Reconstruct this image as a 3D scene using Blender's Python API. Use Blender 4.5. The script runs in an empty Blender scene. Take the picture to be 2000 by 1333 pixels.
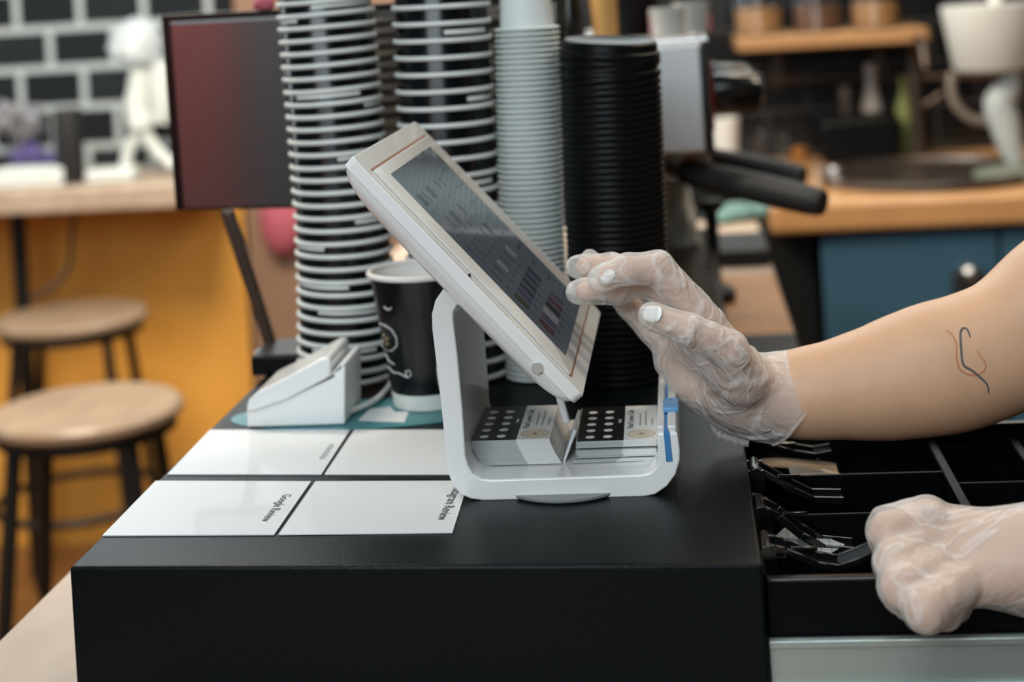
import bpy, bmesh, math, random
import numpy as np
from mathutils import Vector, Matrix
random.seed(7); np.random.seed(7)
SC=bpy.context.scene; COL=SC.collection
# ------------------------------------------------------------------ camera
FPX=3100.; PSI=math.radians(5.83); TH=.06; CAM=Vector((0,0,1.342))
_R0=Vector((math.cos(PSI),math.sin(PSI),0)); FW=Vector((-math.sin(PSI),math.cos(PSI),0)); _U0=Vector((0,0,1))
RT=_R0*math.cos(TH)-_U0*math.sin(TH); UP=_R0*math.sin(TH)+_U0*math.cos(TH)
cd=bpy.data.cameras.new('camera'); cam=bpy.data.objects.new('camera',cd); COL.objects.link(cam)
M=Matrix((RT,UP,-FW)).transposed().to_4x4(); M.translation=CAM; cam.matrix_world=M
cd.sensor_width=36; cd.lens=FPX*36/2000; cd.shift_x=0; cd.shift_y=-(666.5+31)/2000
cd.dof.use_dof=True; cd.dof.focus_distance=1.04; cd.dof.aperture_fstop=4.4; cd.clip_start=.01
SC.camera=cam
# ------------------------------------------------------------------ world, lights, exposure
W=bpy.data.worlds.new('world'); SC.world=W; W.use_nodes=True
W.node_tree.nodes['Background'].inputs[0].default_value=(.50,.66,.74,1)
W.node_tree.nodes['Background'].inputs[1].default_value=.14
SC.view_settings.view_transform='Standard'; SC.view_settings.look='None'
SC.view_settings.gamma=1; SC.view_settings.use_curve_mapping=False
SC.view_settings.exposure=-0.10
def area(name,loc,target,size,power,col):
    l=bpy.data.lights.new(name,'AREA'); l.shape='RECTANGLE'; l.size,l.size_y=size; l.energy=power; l.color=col
    o=bpy.data.objects.new(name,l); COL.objects.link(o); o.location=loc
    o.rotation_euler=(Vector(target)-Vector(loc)).to_track_quat('-Z','Y').to_euler(); return o
area('window_daylight',(-.75,-1.3,2.2),(-.05,1.15,1.0),(1.7,1.0),50,(.84,.94,1))
area('ceiling_panel',(-.2,.15,2.75),(-.05,1.15,1.0),(1.4,.8),15,(.88,.96,1))
area('ceiling_lamp_warm',(1.0,1.75,2.55),(.35,1.15,1.0),(.4,.4),15,(1,.86,.68))
area('ceiling_lamp_back',(.6,2.6,2.6),(.7,3.3,.9),(.6,.3),14,(1,.78,.55))
area('wall_fill',(-.3,3.45,2.75),(-.2,3.85,1.7),(1.6,.2),34,(.86,.95,1))  # added fill on the upper wall, brightens the tablet screen reflection
area('seating_fill',(-1.0,1.9,2.4),(-1.0,3.8,.45),(.7,.7),74,(1,.9,.74))  # added fill aimed low to brighten the ochre wall
area('window_seating',(-3.0,2.9,1.7),(-1.0,3.8,1.3),(1.0,1.2),14,(.88,.95,1))
area('backdrop_fill',(-1.35,-1.1,1.75),(-1.55,-1.95,1.1),(.4,.3),13,(1,.97,.94))  # added fill for the maroon sheet that the monitor mirrors
# ------------------------------------------------------------------ point helpers (photo point -> place in the room)
def ray(x,y): return FW+RT*((x-1000)/FPX)-UP*((y+31)/FPX)
def az(x,y,z=1.0):
    d=ray(x,y); return CAM+d*((z-CAM.z)/d.z)
def aY(x,y,Y):
    d=ray(x,y); return CAM+d*(Y/d.y)
def pj(P):
    d=Vector(P)-CAM; c=d.dot(FW); return 1000+FPX*d.dot(RT)/c, -31-FPX*d.dot(UP)/c
# ------------------------------------------------------------------ materials
MATS={}
def mat(name,col,rough=.5,metal=0,bump=0,bscale=200,var=0,vscale=30,spec=.5,coat=0,emit=None,es=0,trans=0,ior=1.45,sss=0,stretch=None,alpha=1):
    if name in MATS: return MATS[name]
    m=bpy.data.materials.new(name); m.use_nodes=True; nt=m.node_tree; b=nt.nodes['Principled BSDF']
    b.inputs['Base Color'].default_value=(*col,1); b.inputs['Roughness'].default_value=rough; b.inputs['Metallic'].default_value=metal
    b.inputs['Specular IOR Level'].default_value=spec; b.inputs['Coat Weight'].default_value=coat
    b.inputs['Transmission Weight'].default_value=trans; b.inputs['IOR'].default_value=ior; b.inputs['Alpha'].default_value=alpha
    if sss: b.inputs['Subsurface Weight'].default_value=sss; b.inputs['Subsurface Radius'].default_value=(.012,.005,.003)
    if emit: b.inputs['Emission Color'].default_value=(*emit,1); b.inputs['Emission Strength'].default_value=es
    tc=nt.nodes.new('ShaderNodeTexCoord'); mp=nt.nodes.new('ShaderNodeMapping'); nt.links.new(tc.outputs['Object'],mp.inputs[0])
    if stretch: mp.inputs['Scale'].default_value=stretch
    n=nt.nodes.new('ShaderNodeTexNoise'); n.inputs['Scale'].default_value=vscale; n.inputs['Detail'].default_value=4; nt.links.new(mp.outputs[0],n.inputs[0])
    if var:
        mx=nt.nodes.new('ShaderNodeMix'); mx.data_type='RGBA'; nt.links.new(n.outputs[0],mx.inputs[0])
        mx.inputs[6].default_value=(*[max(0,c*(1-var)) for c in col],1); mx.inputs[7].default_value=(*[min(1,c*(1+var)) for c in col],1)
        nt.links.new(mx.outputs[2],b.inputs['Base Color'])
    if bump:
        n2=nt.nodes.new('ShaderNodeTexNoise'); n2.inputs['Scale'].default_value=bscale; nt.links.new(mp.outputs[0],n2.inputs[0])
        bp=nt.nodes.new('ShaderNodeBump'); bp.inputs['Strength'].default_value=bump; bp.inputs['Distance'].default_value=.001
        nt.links.new(n2.outputs[0],bp.inputs['Height']); nt.links.new(bp.outputs[0],b.inputs['Normal'])
    MATS[name]=m; return m
def tilemat(name,brick,grout,rough,bw,bh,mortar,var=.0):
    m=bpy.data.materials.new(name); m.use_nodes=True; nt=m.node_tree; b=nt.nodes['Principled BSDF']
    tc=nt.nodes.new('ShaderNodeTexCoord'); sep=nt.nodes.new('ShaderNodeSeparateXYZ'); cb=nt.nodes.new('ShaderNodeCombineXYZ')
    nt.links.new(tc.outputs['Object'],sep.inputs[0]); nt.links.new(sep.outputs[0],cb.inputs[0]); nt.links.new(sep.outputs[2],cb.inputs[1])
    t=nt.nodes.new('ShaderNodeTexBrick'); t.inputs['Scale'].default_value=1; t.inputs['Brick Width'].default_value=bw; t.inputs['Row Height'].default_value=bh
    t.inputs['Mortar Size'].default_value=mortar; t.inputs['Mortar Smooth'].default_value=.2
    t.inputs['Color1'].default_value=(*brick,1); t.inputs['Color2'].default_value=(*[c*(1+var) for c in brick],1); t.inputs['Mortar'].default_value=(*grout,1)
    nt.links.new(cb.outputs[0],t.inputs[0]); nt.links.new(t.outputs[0],b.inputs['Base Color'])
    r=nt.nodes.new('ShaderNodeMapRange'); nt.links.new(t.outputs[1],r.inputs[0]); r.inputs[3].default_value=rough; r.inputs[4].default_value=.8
    nt.links.new(r.outputs[0],b.inputs['Roughness'])
    bp=nt.nodes.new('ShaderNodeBump'); bp.inputs['Distance'].default_value=.002; bp.invert=True; nt.links.new(t.outputs[1],bp.inputs['Height']); nt.links.new(bp.outputs[0],b.inputs['Normal'])
    return m
def woodmat(name,c1,c2,rough,sc,coat=0):
    m=bpy.data.materials.new(name); m.use_nodes=True; nt=m.node_tree; b=nt.nodes['Principled BSDF']
    tc=nt.nodes.new('ShaderNodeTexCoord'); mp=nt.nodes.new('ShaderNodeMapping'); nt.links.new(tc.outputs['Object'],mp.inputs[0]); mp.inputs['Scale'].default_value=sc
    n=nt.nodes.new('ShaderNodeTexNoise'); n.inputs['Scale'].default_value=6; n.inputs['Detail'].default_value=6; n.inputs['Distortion'].default_value=.6; nt.links.new(mp.outputs[0],n.inputs[0])
    r=nt.nodes.new('ShaderNodeValToRGB'); r.color_ramp.elements[0].position=.3; r.color_ramp.elements[1].position=.7
    r.color_ramp.elements[0].color=(*c1,1); r.color_ramp.elements[1].color=(*c2,1); nt.links.new(n.outputs[0],r.inputs[0]); nt.links.new(r.outputs[0],b.inputs['Base Color'])
    b.inputs['Roughness'].default_value=rough; b.inputs['Coat Weight'].default_value=coat
    bp=nt.nodes.new('ShaderNodeBump'); bp.inputs['Strength'].default_value=.15; bp.inputs['Distance'].default_value=.001; nt.links.new(n.outputs[0],bp.inputs['Height']); nt.links.new(bp.outputs[0],b.inputs['Normal'])
    MATS[name]=m; return m
def s(r,g,b):
    f=lambda v:(v/255/12.92 if v<=10 else ((v/255+.055)/1.055)**2.4); return (f(r),f(g),f(b))
m_black=mat('black_powder_coat',(.0015,.0034,.0040),.33,0,.35,900,spec=.16)
m_tray=mat('black_tray_plastic',(.0020,.0026,.003),.34,0,.2,1200,spec=.10)
m_clip=mat('black_gloss_plastic',(.004,.004,.004),.16,0,spec=.6)
m_gap=mat('dark_recess',(.002,.002,.002),.8)
m_alu=mat('brushed_steel',(.42,.47,.44),.42,.75,.2,60,stretch=(1,60,60))
m_steel=mat('polished_steel',(.58,.59,.60),.42,1,.1,20)
m_chrome=mat('spun_chrome',(.7,.7,.7),.32,1,.1,400)
m_white=mat('white_gloss_plastic',(.72,.72,.71),.22,0,.04,300,spec=.5,coat=.3)
m_whitem=mat('white_matte_plastic',(.74,.75,.74),.45,0,.05,400)
m_cream=mat('cream_bezel_plastic',(.63,.63,.62),.3,0,.04,400,coat=.2)
m_copper=mat('copper_seam',(.32,.14,.07),.4,.3)
m_rubber=mat('dark_rubber',(.010,.010,.011),.6,0,.2,500)
m_paper=mat('white_card_paper',(.62,.64,.65),.45,0,.05,700,coat=.1)
m_cardw=mat('white_card_face',(.66,.66,.64),.35)
m_cardb=mat('black_card_face',(.006,.006,.007),.3)
m_edge=mat('card_edge_grey',(.40,.42,.42),.7,0,.3,900,var=.15,vscale=500,stretch=(1,1,40))
m_ink=mat('black_ink',(.02,.02,.022),.5)
m_greyink=mat('grey_ink',(.2,.2,.2),.5)
m_gold=mat('gold_ink',(.42,.30,.14),.45)
m_teal=mat('teal_vinyl',s(62,122,128),.4,0,.05,300)
m_blue=mat('blue_plastic',s(96,146,190),.35)
m_blued=mat('blue_plastic_deep',s(62,120,170),.35)
m_cupb=mat('black_cup_gloss',(.003,.0038,.0045),.2,0,spec=.42)
m_rim=mat('white_paper_rim',(.62,.64,.61),.5,0,.05,300)
m_cupw=mat('white_paper_cup',(.62,.66,.64),.5,0,.03,200)
m_lid=mat('black_lid_plastic',(.003,.0035,.004),.36,0,spec=.18)
m_cable=mat('white_cable',(.6,.6,.6),.4)
m_screenoff=mat('dark_monitor_glass',(.30,.29,.29),.12,.92)
m_ochre=mat('ochre_paint',(.72,.34,.055),.6,0,.1,80,var=.08,vscale=4)
m_brown=mat('brown_panel',s(130,100,80),.6,0,.1,50,var=.1,vscale=5)
m_blackmetal=mat('black_metal',(.012,.011,.010),.4,.3)
m_brownmetal=mat('brown_steel',(.10,.075,.06),.3,.8)
m_bluecab=mat('petrol_blue_paint',s(52,86,106),.45,0,.05,100)
m_dark=mat('dark_laminate',(.008,.008,.008),.4)
m_glass=mat('clear_glass',(.9,.92,.92),.03,0,trans=1)
m_amber=mat('amber_contents',s(190,140,90),.7,0,.4,150,var=.3,vscale=80)
m_brownc=mat('brown_contents',s(120,80,55),.7,0,.4,150,var=.3,vscale=80)
m_whitec=mat('ceramic_white',(.72,.70,.66),.25,0,coat=.3)
m_green=mat('green_glass',s(125,130,70),.35)
m_pink=mat('pink_fabric',s(168,84,98),.8,0,.3,200)
m_orange=mat('orange_plastic',s(215,85,30),.4)
m_red=mat('red_plastic',s(170,40,30),.4)
m_yel=mat('yellow_paper',s(150,112,60),.6)
m_tealc=mat('teal_cloth',s(95,125,120),.9,0,.3,200)
m_nail=mat('white_nail_gel',(.80,.80,.78),.15,0,coat=.6)
m_tattoog=mat('grey_tattoo_ink',(.09,.09,.09),.6)
m_tattooo=mat('orange_tattoo_ink',(.46,.19,.09),.6)
m_shirt=mat('black_shirt_cloth',(.015,.015,.017),.9,0,.3,400)
m_hair=mat('brown_hair',(.05,.025,.012),.5,0,.5,40,stretch=(8,8,1))
m_skin=mat('skin',(.57,.345,.215),.48,0,.12,900,var=.09,vscale=45,sss=.25)
woodmat('pale_oak',(.34,.25,.18),(.46,.35,.27),.5,(3,1.2,3))
woodmat('warm_counter_oak',(.42,.21,.08),(.52,.27,.11),.4,(1.2,3,3),.2)
woodmat('stool_ash',(.22,.145,.09),(.30,.205,.13),.5,(2,.7,2),.1)
woodmat('shelf_oak',(.34,.17,.065),(.42,.22,.09),.5,(.6,3,3))
woodmat('floor_oak',(.20,.085,.025),(.28,.12,.035),.45,(.6,2,1))
# glove: thin translucent vinyl
def glovemat(name,cloud,scale,seed):
    m=bpy.data.materials.new(name); m.use_nodes=True; nt=m.node_tree; b=nt.nodes['Principled BSDF']; out=nt.nodes['Material Output']
    b.inputs['Base Color'].default_value=(.86,.84,.82,1); b.inputs['Roughness'].default_value=.36; b.inputs['Specular IOR Level'].default_value=.45
    tr=nt.nodes.new('ShaderNodeBsdfTransparent'); tr.inputs[0].default_value=(.97,.95,.93,1)
    mix=nt.nodes.new('ShaderNodeMixShader'); lw=nt.nodes.new('ShaderNodeLayerWeight'); lw.inputs[0].default_value=.35
    tc=nt.nodes.new('ShaderNodeTexCoord'); mp=nt.nodes.new('ShaderNodeMapping'); mp.inputs['Location'].default_value=(seed,0,0); mp.inputs['Scale'].default_value=(1,1.6,1); nt.links.new(tc.outputs['Object'],mp.inputs[0])
    n=nt.nodes.new('ShaderNodeTexNoise'); n.inputs['Scale'].default_value=scale; n.inputs['Detail'].default_value=2; n.inputs['Distortion'].default_value=1.6; nt.links.new(mp.outputs[0],n.inputs[0])
    # thin crease lines where the noise crosses the middle value
    a=nt.nodes.new('ShaderNodeMath'); a.operation='SUBTRACT'; a.inputs[1].default_value=.5; nt.links.new(n.outputs[0],a.inputs[0])
    ab=nt.nodes.new('ShaderNodeMath'); ab.operation='ABSOLUTE'; nt.links.new(a.outputs[0],ab.inputs[0])
    r=nt.nodes.new('ShaderNodeMapRange'); r.inputs[1].default_value=0; r.inputs[2].default_value=.05; r.inputs[3].default_value=1; r.inputs[4].default_value=0; nt.links.new(ab.outputs[0],r.inputs[0])
    f1=nt.nodes.new('ShaderNodeMath'); f1.operation='MULTIPLY_ADD'; f1.inputs[1].default_value=.38; f1.inputs[2].default_value=cloud; nt.links.new(lw.outputs['Facing'],f1.inputs[0])
    f2=nt.nodes.new('ShaderNodeMath'); f2.operation='MULTIPLY_ADD'; f2.inputs[1].default_value=.22; f2.use_clamp=True; nt.links.new(r.outputs[0],f2.inputs[0]); nt.links.new(f1.outputs[0],f2.inputs[2])
    bp=nt.nodes.new('ShaderNodeBump'); bp.inputs['Strength'].default_value=.45; bp.inputs['Distance'].default_value=.001; nt.links.new(r.outputs[0],bp.inputs['Height'])
    n2=nt.nodes.new('ShaderNodeTexNoise'); n2.inputs['Scale'].default_value=scale*2.2; n2.inputs['Distortion'].default_value=2; nt.links.new(mp.outputs[0],n2.inputs[0])
    bp2=nt.nodes.new('ShaderNodeBump'); bp2.inputs['Strength'].default_value=.7; bp2.inputs['Distance'].default_value=.004; nt.links.new(n2.outputs[0],bp2.inputs['Height']); nt.links.new(bp2.outputs[0],bp.inputs['Normal'])
    nt.links.new(bp.outputs[0],b.inputs['Normal'])
    nt.links.new(f2.outputs[0],mix.inputs[0]); nt.links.new(tr.outputs[0],mix.inputs[1]); nt.links.new(b.outputs[0],mix.inputs[2]); nt.links.new(mix.outputs[0],out.inputs[0])
    return m
# ------------------------------------------------------------------ mesh builder
class MB:
    def __init__(s): s.v=[]; s.f=[]
    def add(s,vs,fs):
        o=len(s.v); s.v+= [tuple(v) for v in vs]; s.f+= [tuple(i+o for i in f) for f in fs]; return s
    def box(s,x0,x1,y0,y1,z0,z1,mx=None):
        vs=[Vector((x,y,z)) for x in (x0,x1) for y in (y0,y1) for z in (z0,z1)]
        if mx: vs=[mx@v for v in vs]
        return s.add(vs,[(0,1,3,2),(4,6,7,5),(0,4,5,1),(2,3,7,6),(0,2,6,4),(1,5,7,3)])
    def hexa(s,b,t):   # b,t: 4 pts each, same winding
        return s.add(list(b)+list(t),[(3,2,1,0),(4,5,6,7)]+[(i,(i+1)%4,4+(i+1)%4,4+i) for i in range(4)])
    def prism(s,poly,d):  # poly 3D pts, extruded by vector d
        n=len(poly); d=Vector(d); return s.add([Vector(p) for p in poly]+[Vector(p)+d for p in poly],[tuple(range(n-1,-1,-1)),tuple(range(n,2*n))]+[(i,(i+1)%n,n+(i+1)%n,n+i) for i in range(n)])
    def lathe(s,prof,c=(0,0,0),n=40,mx=None,closed=False,sx=1,sy=1):
        vs=[];fs=[];k=len(prof)
        for i in range(n):
            a=2*math.pi*i/n
            for r,z in prof:
                v=Vector((r*math.cos(a)*sx,r*math.sin(a)*sy,z))
                if mx: v=mx@v
                vs.append(v+Vector(c))
        for i in range(n):
            j=(i+1)%n
            for q in range(k if closed else k-1):
                w=(q+1)%k; fs.append((i*k+q,j*k+q,j*k+w,i*k+w))
        return s.add(vs,fs)
    def tube(s,pts,r,n=10,caps=True):
        pts=[Vector(p) for p in pts]; m=len(pts); rs=r if isinstance(r,(list,tuple)) else [r]*m; vs=[];fs=[]; prev=None
        for i,p in enumerate(pts):
            t=(pts[min(i+1,m-1)]-pts[max(i-1,0)]).normalized()
            if prev is None: a=Vector((0,0,1)) if abs(t.z)<.9 else Vector((1,0,0)); u=t.cross(a).normalized()
            else: u=(prev-t*prev.dot(t)).normalized()
            prev=u; w=t.cross(u)
            for k in range(n):
                q=2*math.pi*k/n; vs.append(p+(u*math.cos(q)+w*math.sin(q))*rs[i])
        for i in range(m-1):
            for k in range(n): fs.append((i*n+k,i*n+(k+1)%n,(i+1)*n+(k+1)%n,(i+1)*n+k))
        if caps: fs+=[tuple(range(n-1,-1,-1)),tuple(range((m-1)*n,m*n))]
        return s.add(vs,fs)
    def ball(s,c,r,n=20,m=12):
        prof=[(math.sin(math.pi*i/m),-math.cos(math.pi*i/m)) for i in range(m+1)]
        r=r if isinstance(r,(tuple,list)) else (r,r,r)
        vs=[];fs=[];k=m+1
        for i in range(n):
            a=2*math.pi*i/n
            for q,z in prof: vs.append((c[0]+q*math.cos(a)*r[0],c[1]+q*math.sin(a)*r[1],c[2]+z*r[2]))
        for i in range(n):
            j=(i+1)%n
            for q in range(k-1): fs.append((i*k+q,j*k+q,j*k+q+1,i*k+q+1))
        return s.add(vs,fs)
def mesh_obj(name,v,f,m,parent=None,bevel=0,segs=2,smooth=True):
    off=Vector((0,0,0))
    root=parent
    while root is not None and root.parent is not None: root=root.parent
    if root is not None: off=root.location
    me=bpy.data.meshes.new(name); me.from_pydata([tuple(Vector(p)-off) for p in v],[],f)
    bm=bmesh.new(); bm.from_mesh(me); bmesh.ops.remove_doubles(bm,verts=bm.verts,dist=1e-6); bmesh.ops.recalc_face_normals(bm,faces=bm.faces); bm.to_mesh(me); bm.free()
    if smooth:
        for p in me.polygons: p.use_smooth=True
        me.set_sharp_from_angle(angle=math.radians(38))
    me.materials.append(m); o=bpy.data.objects.new(name,me); COL.objects.link(o)
    if parent: o.parent=parent
    if bevel:
        b=o.modifiers.new('bevel','BEVEL'); b.width=bevel; b.segments=segs; b.limit_method='ANGLE'; b.angle_limit=math.radians(30); b.harden_normals=False
    return o
def part(name,mb,m,parent=None,bevel=0,segs=2,smooth=True,label=None):
    o=mesh_obj(name,mb.v,mb.f,m,parent,bevel,segs,smooth)
    if label: o['label']=label
    return o
def tag(o,label,cat,group=None,kind=None):
    if label: o['label']=label
    if cat: o['category']=cat
    if group: o['group']=group
    if kind: o['kind']=kind
    return o
def struct(name,mb,m,bevel=0): 
    o=part(name,mb,m,None,bevel); o['kind']='structure'; return o
def thing(name,label,cat,loc,group=None):
    o=bpy.data.objects.new(name,None); COL.objects.link(o); o.location=loc; o.empty_display_size=.02; return tag(o,label,cat,group)
def dup(root,loc,rot=None,label=None,group=None,skip=()):
    r=root.copy(); COL.objects.link(r); r.location=loc
    if rot is not None: r.rotation_euler=rot
    if label: r['label']=label
    if group: r['group']=group
    for ch in list(root.children):
        if ch.name.split('.')[0] in skip: continue
        c=ch.copy(); COL.objects.link(c); c.parent=r
        for g in ch.children:
            d=g.copy(); COL.objects.link(d); d.parent=c
    return r
def text(name,body,size,mx,m,parent,sx=1,ext=.00005,label=None,align='LEFT'):
    cu=bpy.data.curves.new(name,'FONT'); cu.body=body; cu.size=size; cu.extrude=ext; cu.align_x=align; cu.resolution_u=4
    o=bpy.data.objects.new(name+'_tmp',cu); COL.objects.link(o)
    dg=bpy.context.evaluated_depsgraph_get(); me=bpy.data.meshes.new_from_object(o.evaluated_get(dg)); 
    bpy.data.objects.remove(o); bpy.data.curves.remove(cu)
    root=parent
    while root.parent is not None: root=root.parent
    me.transform(Matrix.Translation(-root.location)@mx@Matrix.Diagonal((sx,1,1,1))); me.materials.clear(); me.materials.append(m)
    o=bpy.data.objects.new(name,me); COL.objects.link(o); o.parent=parent
    if label: o['label']=label
    return o
def frame(o,ex,ey):
    ex=Vector(ex).normalized(); ey=Vector(ey).normalized(); ez=ex.cross(ey)
    m=Matrix((ex,ey,ez)).transposed().to_4x4(); m.translation=Vector(o); return m
PXM=lambda r,Y: r*Y/FPX
# ================================================================== SETTING
BW=3.85
xb=aY(485,600,BW).x
struct('floor',MB().box(-3.2,3.0,-2.1,BW+.1,-.05,0),MATS['floor_oak'])
tag(part('floor_absorber',MB().box(-2.4,1.6,-1.95,-.2,.0005,.012),m_rubber,None,.004),'black sheet added on the unseen floor to darken the reflection in the drawer front','mat')  # added out of view so the drawer front mirrors black instead of oak
m_plaster=mat('light_plaster',(.62,.66,.66),.8,0,.1,60)
struct('wall_back_upper',MB().box(-3.2,-2.5,BW-.02,BW+.1,1.56,2.9).box(-1.0,3.0,BW-.02,BW+.1,1.56,2.9).box(-2.5,-1.0,BW-.02,BW+.1,1.56,1.7).box(-2.5,-1.0,BW-.02,BW+.1,2.65,2.9),m_plaster)
m_day=mat('daylight_window_pane',(.5,.5,.5),.1,0,emit=(.80,.90,1),es=3.5)
w1=struct('window_1',MB().box(-2.5,-1.0,BW+.02,BW+.03,1.7,2.65),m_day)
fr1=MB()
for x in (-2.5,-1.76,-1.04): fr1.box(x,x+.04,BW-.03,BW+.05,1.7,2.65)
for z_ in (1.7,2.61): fr1.box(-2.5,-1.0,BW-.03,BW+.05,z_,z_+.04)
part('window_frame',fr1,m_whitem,w1)
struct('wall_front',MB().box(-3.2,3.0,-2.1,-2.0,0,2.9),mat('grey_front_plaster',(.10,.14,.15),.8,0,.1,40))
cu_=MB(); 
q=[(-2.42+.03*k,-1.9+.025*math.sin(k*1.3)) for k in range(36)]
cu_.prism([(x,y,.02) for x,y in q]+[(x,y-.012,.02) for x,y in reversed(q)],(0,0,2.3))
tag(part('backdrop',cu_,mat('maroon_backdrop',(.42,.09,.08),.85,0,.3,100)),'maroon curtain added unseen behind the viewpoint for the monitor to mirror','backdrop')  # unseen maroon sheet, added to redden the monitor reflection
mt=tilemat('black_tile_pale_grout',(.012,.014,.016),(.36,.40,.41),.18,.165,.1,.0105,.6)
md=tilemat('black_tile_dark_grout',(.004,.004,.0045),(.030,.028,.026),.22,.2,.1,.004)
struct('wall_back',MB().box(xb,3.0,BW,BW+.1,0,1.56),md)
struct('wall_back_left',MB().box(-3.2,xb,BW,BW+.1,.93,1.56),mt)
struct('wall_back_lower',MB().box(-3.2,xb,BW,BW+.1,0,.93),m_ochre)
p=aY(485,500,BW-.06).x
struct('trim_1',MB().box(p,p+.4,BW-.06,BW-.001,0,1.555),m_brown,.004)
struct('wall_right',MB().box(3.0,3.1,-2.1,BW,0,2.9),mat('dark_plaster',(.03,.03,.03),.7,0,.1,50))
# ================================================================== COUNTER + CASH DRAWER
c=thing('bar_counter','long pale oak bar counter under the black cash drawer, running back to the espresso machine','counter',(-.2,1.8,0))
part('worktop',MB().box(-.503,.12,.1,2.85,.86,.90),MATS['pale_oak'],c,.003)
part('counter_body',MB().box(-.45,.08,.15,2.8,0,.86),m_dark,c)
FL=az(135,1108); FR=az(1490,1103)
cdw=thing('cash_drawer','black metal cash drawer in the foreground, slid open to the right','cash drawer',(-.18,1.2,.9))
yb=1.445
part('housing',MB().hexa([(FL.x,FL.y,.9005),(FR.x,FR.y,.9005),(FR.x,yb,.9005),(FL.x,yb,.9005)],[(FL.x,FL.y,1),(FR.x,FR.y,1),(FR.x,yb,1),(FL.x,yb,1)]),m_black,cdw,.0022,3)
TX1=.47; TY0=.935; TY1=1.24
sl=part('sliding_drawer',MB().box(FR.x+.001,TX1+.012,TY0-.006,TY0-.002,.915,.953).box(FR.x+.001,TX1+.012,TY1+.004,TY1+.008,.915,.953).box(FR.x+.001,TX1+.012,TY0-.006,TY1+.008,.915,.919),m_alu,cdw,.0008,label='brushed metal side')
part('side_rail',MB().box(FR.x+.001,TX1+.012,TY0-.0085,TY0-.0058,.9485,.953).box(FR.x+.001,TX1+.012,TY0-.0085,TY0-.0058,.924,.9275),m_alu,sl,.0006)
part('runner',MB().box(FR.x+.001,TX1,TY0,TY1,.902,.914),m_gap,cdw)
part('drawer_front',MB().box(TX1+.013,TX1+.03,TY0-.03,TY1+.03,.903,.998),m_black,cdw,.002)
# till tray
t=thing('till_tray','black plastic till tray with coin cups in the open cash drawer','tray',(.25,1.09,.92))
tb=MB(); w=.0025
tb.box(FR.x+.002,TX1+.01,TY0,TY1,.92,.923)
tb.box(FR.x+.002,TX1+.01,TY0,TY0+w,.922,.984).box(FR.x+.002,TX1+.01,TY1-w,TY1,.922,.984).box(TX1+.0075,TX1+.01,TY0,TY1,.922,.984).box(FR.x+.002,FR.x+.005,TY0,TY1,.922,.975)
part('tray_body',tb,m_tray,t,.0006)
part('tray_rim',MB().box(FR.x+.002,TX1+.012,TY0-.0015,TY0+.005,.984,.9865),m_clip,t,.0008)
part('tray_rim',MB().box(FR.x+.002,TX1+.012,TY1-.005,TY1+.002,.984,.9865),m_clip,t,.0008)
x1=az(1795,838,.975).x; x2=az(1935,812,.975).x
print('cols',x1,x2,TX1)
rows=[1.0,1.077,1.16]
for y in rows: part('row_divider',MB().box(FR.x+.005,x1,y-.0012,y+.0012,.923,.975),m_tray,t,.0004)
for x in (x1,x2): part('column_divider',MB().box(x,x+.007,TY0+w,TY1-w,.923,.976),m_tray,t,.001)
cr=[az(1830,871,.972).y,az(1900,943,.972).y,.99]
for y in cr: part('coin_divider',MB().box(x1+.007,TX1+.007,y-.0012,y+.0012,.923,.972),m_tray,t,.0004)
def clip(Y,pts,n):
    P=[aY(x,y,Y) for x,y in pts]; mb=MB(); hw=.0095
    for a,b in zip(P[:-1],P[1:]):
        d=(b-a).normalized(); nn=Vector((-d.z,0,d.x))
        for y0,y1,h in ((-hw,hw,.0015),(-hw,-hw+.002,.005),(hw-.002,hw,.005)):
            q=[a+Vector((0,y0,0)),b+Vector((0,y0,0)),b+Vector((0,y1,0)),a+Vector((0,y1,0))]
            mb.hexa([v for v in q],[v+nn*h for v in q])
    o=part('bill_clip',mb,m_clip,t,.0005)
    a=P[0]; hb=MB().tube([a+Vector((0,-.014,.001)),a+Vector((0,.014,.001))],.0042,12).box(a.x-.006,a.x+.006,Y-.013,Y-.010,a.z-.012,a.z+.003).box(a.x-.006,a.x+.006,Y+.010,Y+.013,a.z-.012,a.z+.003)
    sp=P[1]; hb.tube([sp+Vector((.004,-.0065,.003)),sp+Vector((.02,0,0.001))],.0016,8)
    part('clip_hinge',hb,m_clip,o,.0004)
clip(.967,[(1495,1068),(1530,1076),(1592,1102),(1638,1110),(1705,1084),(1712,1082)],0)
clip(1.037,[(1484,992),(1515,1008),(1560,1044),(1605,1070),(1668,1076)],1)
clip(1.117,[(1474,918),(1505,935),(1545,958),(1585,977),(1645,978)],2)
clip(1.2,[(1466,862),(1500,872),(1545,885),(1590,892),(1625,886)],3)
# notes and slips in the tray
def sheet(name,label,cat,px,z,m,group=None,wav=.002,th=.0004):
    P=[az(x,y,z) for x,y in px]; n=8; vs=[];fs=[]
    for s_ in (0,1):
        for i in range(n+1):
            for j in range(n+1):
                u,v=i/n,j/n; q=P[0]*(1-u)*(1-v)+P[1]*u*(1-v)+P[2]*u*v+P[3]*(1-u)*v
                vs.append(q+Vector((0,0,wav*math.sin(3*u+2*v)+s_*th)))
    N=(n+1)**2
    for i in range(n):
        for j in range(n):
            a=i*(n+1)+j; fs+=[(a,a+n+1,a+n+2,a+1),(N+a,N+a+1,N+a+n+2,N+a+n+1)]
    for i in range(n):
        for a,b in ((i,i+1),(n*(n+1)+i,n*(n+1)+i+1),(i*(n+1),(i+1)*(n+1)),(i*(n+1)+n,(i+1)*(n+1)+n)): fs.append((a,b,N+b,N+a))
    o=mesh_obj(name,vs,fs,m); return tag(o,label,cat,group)
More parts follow.
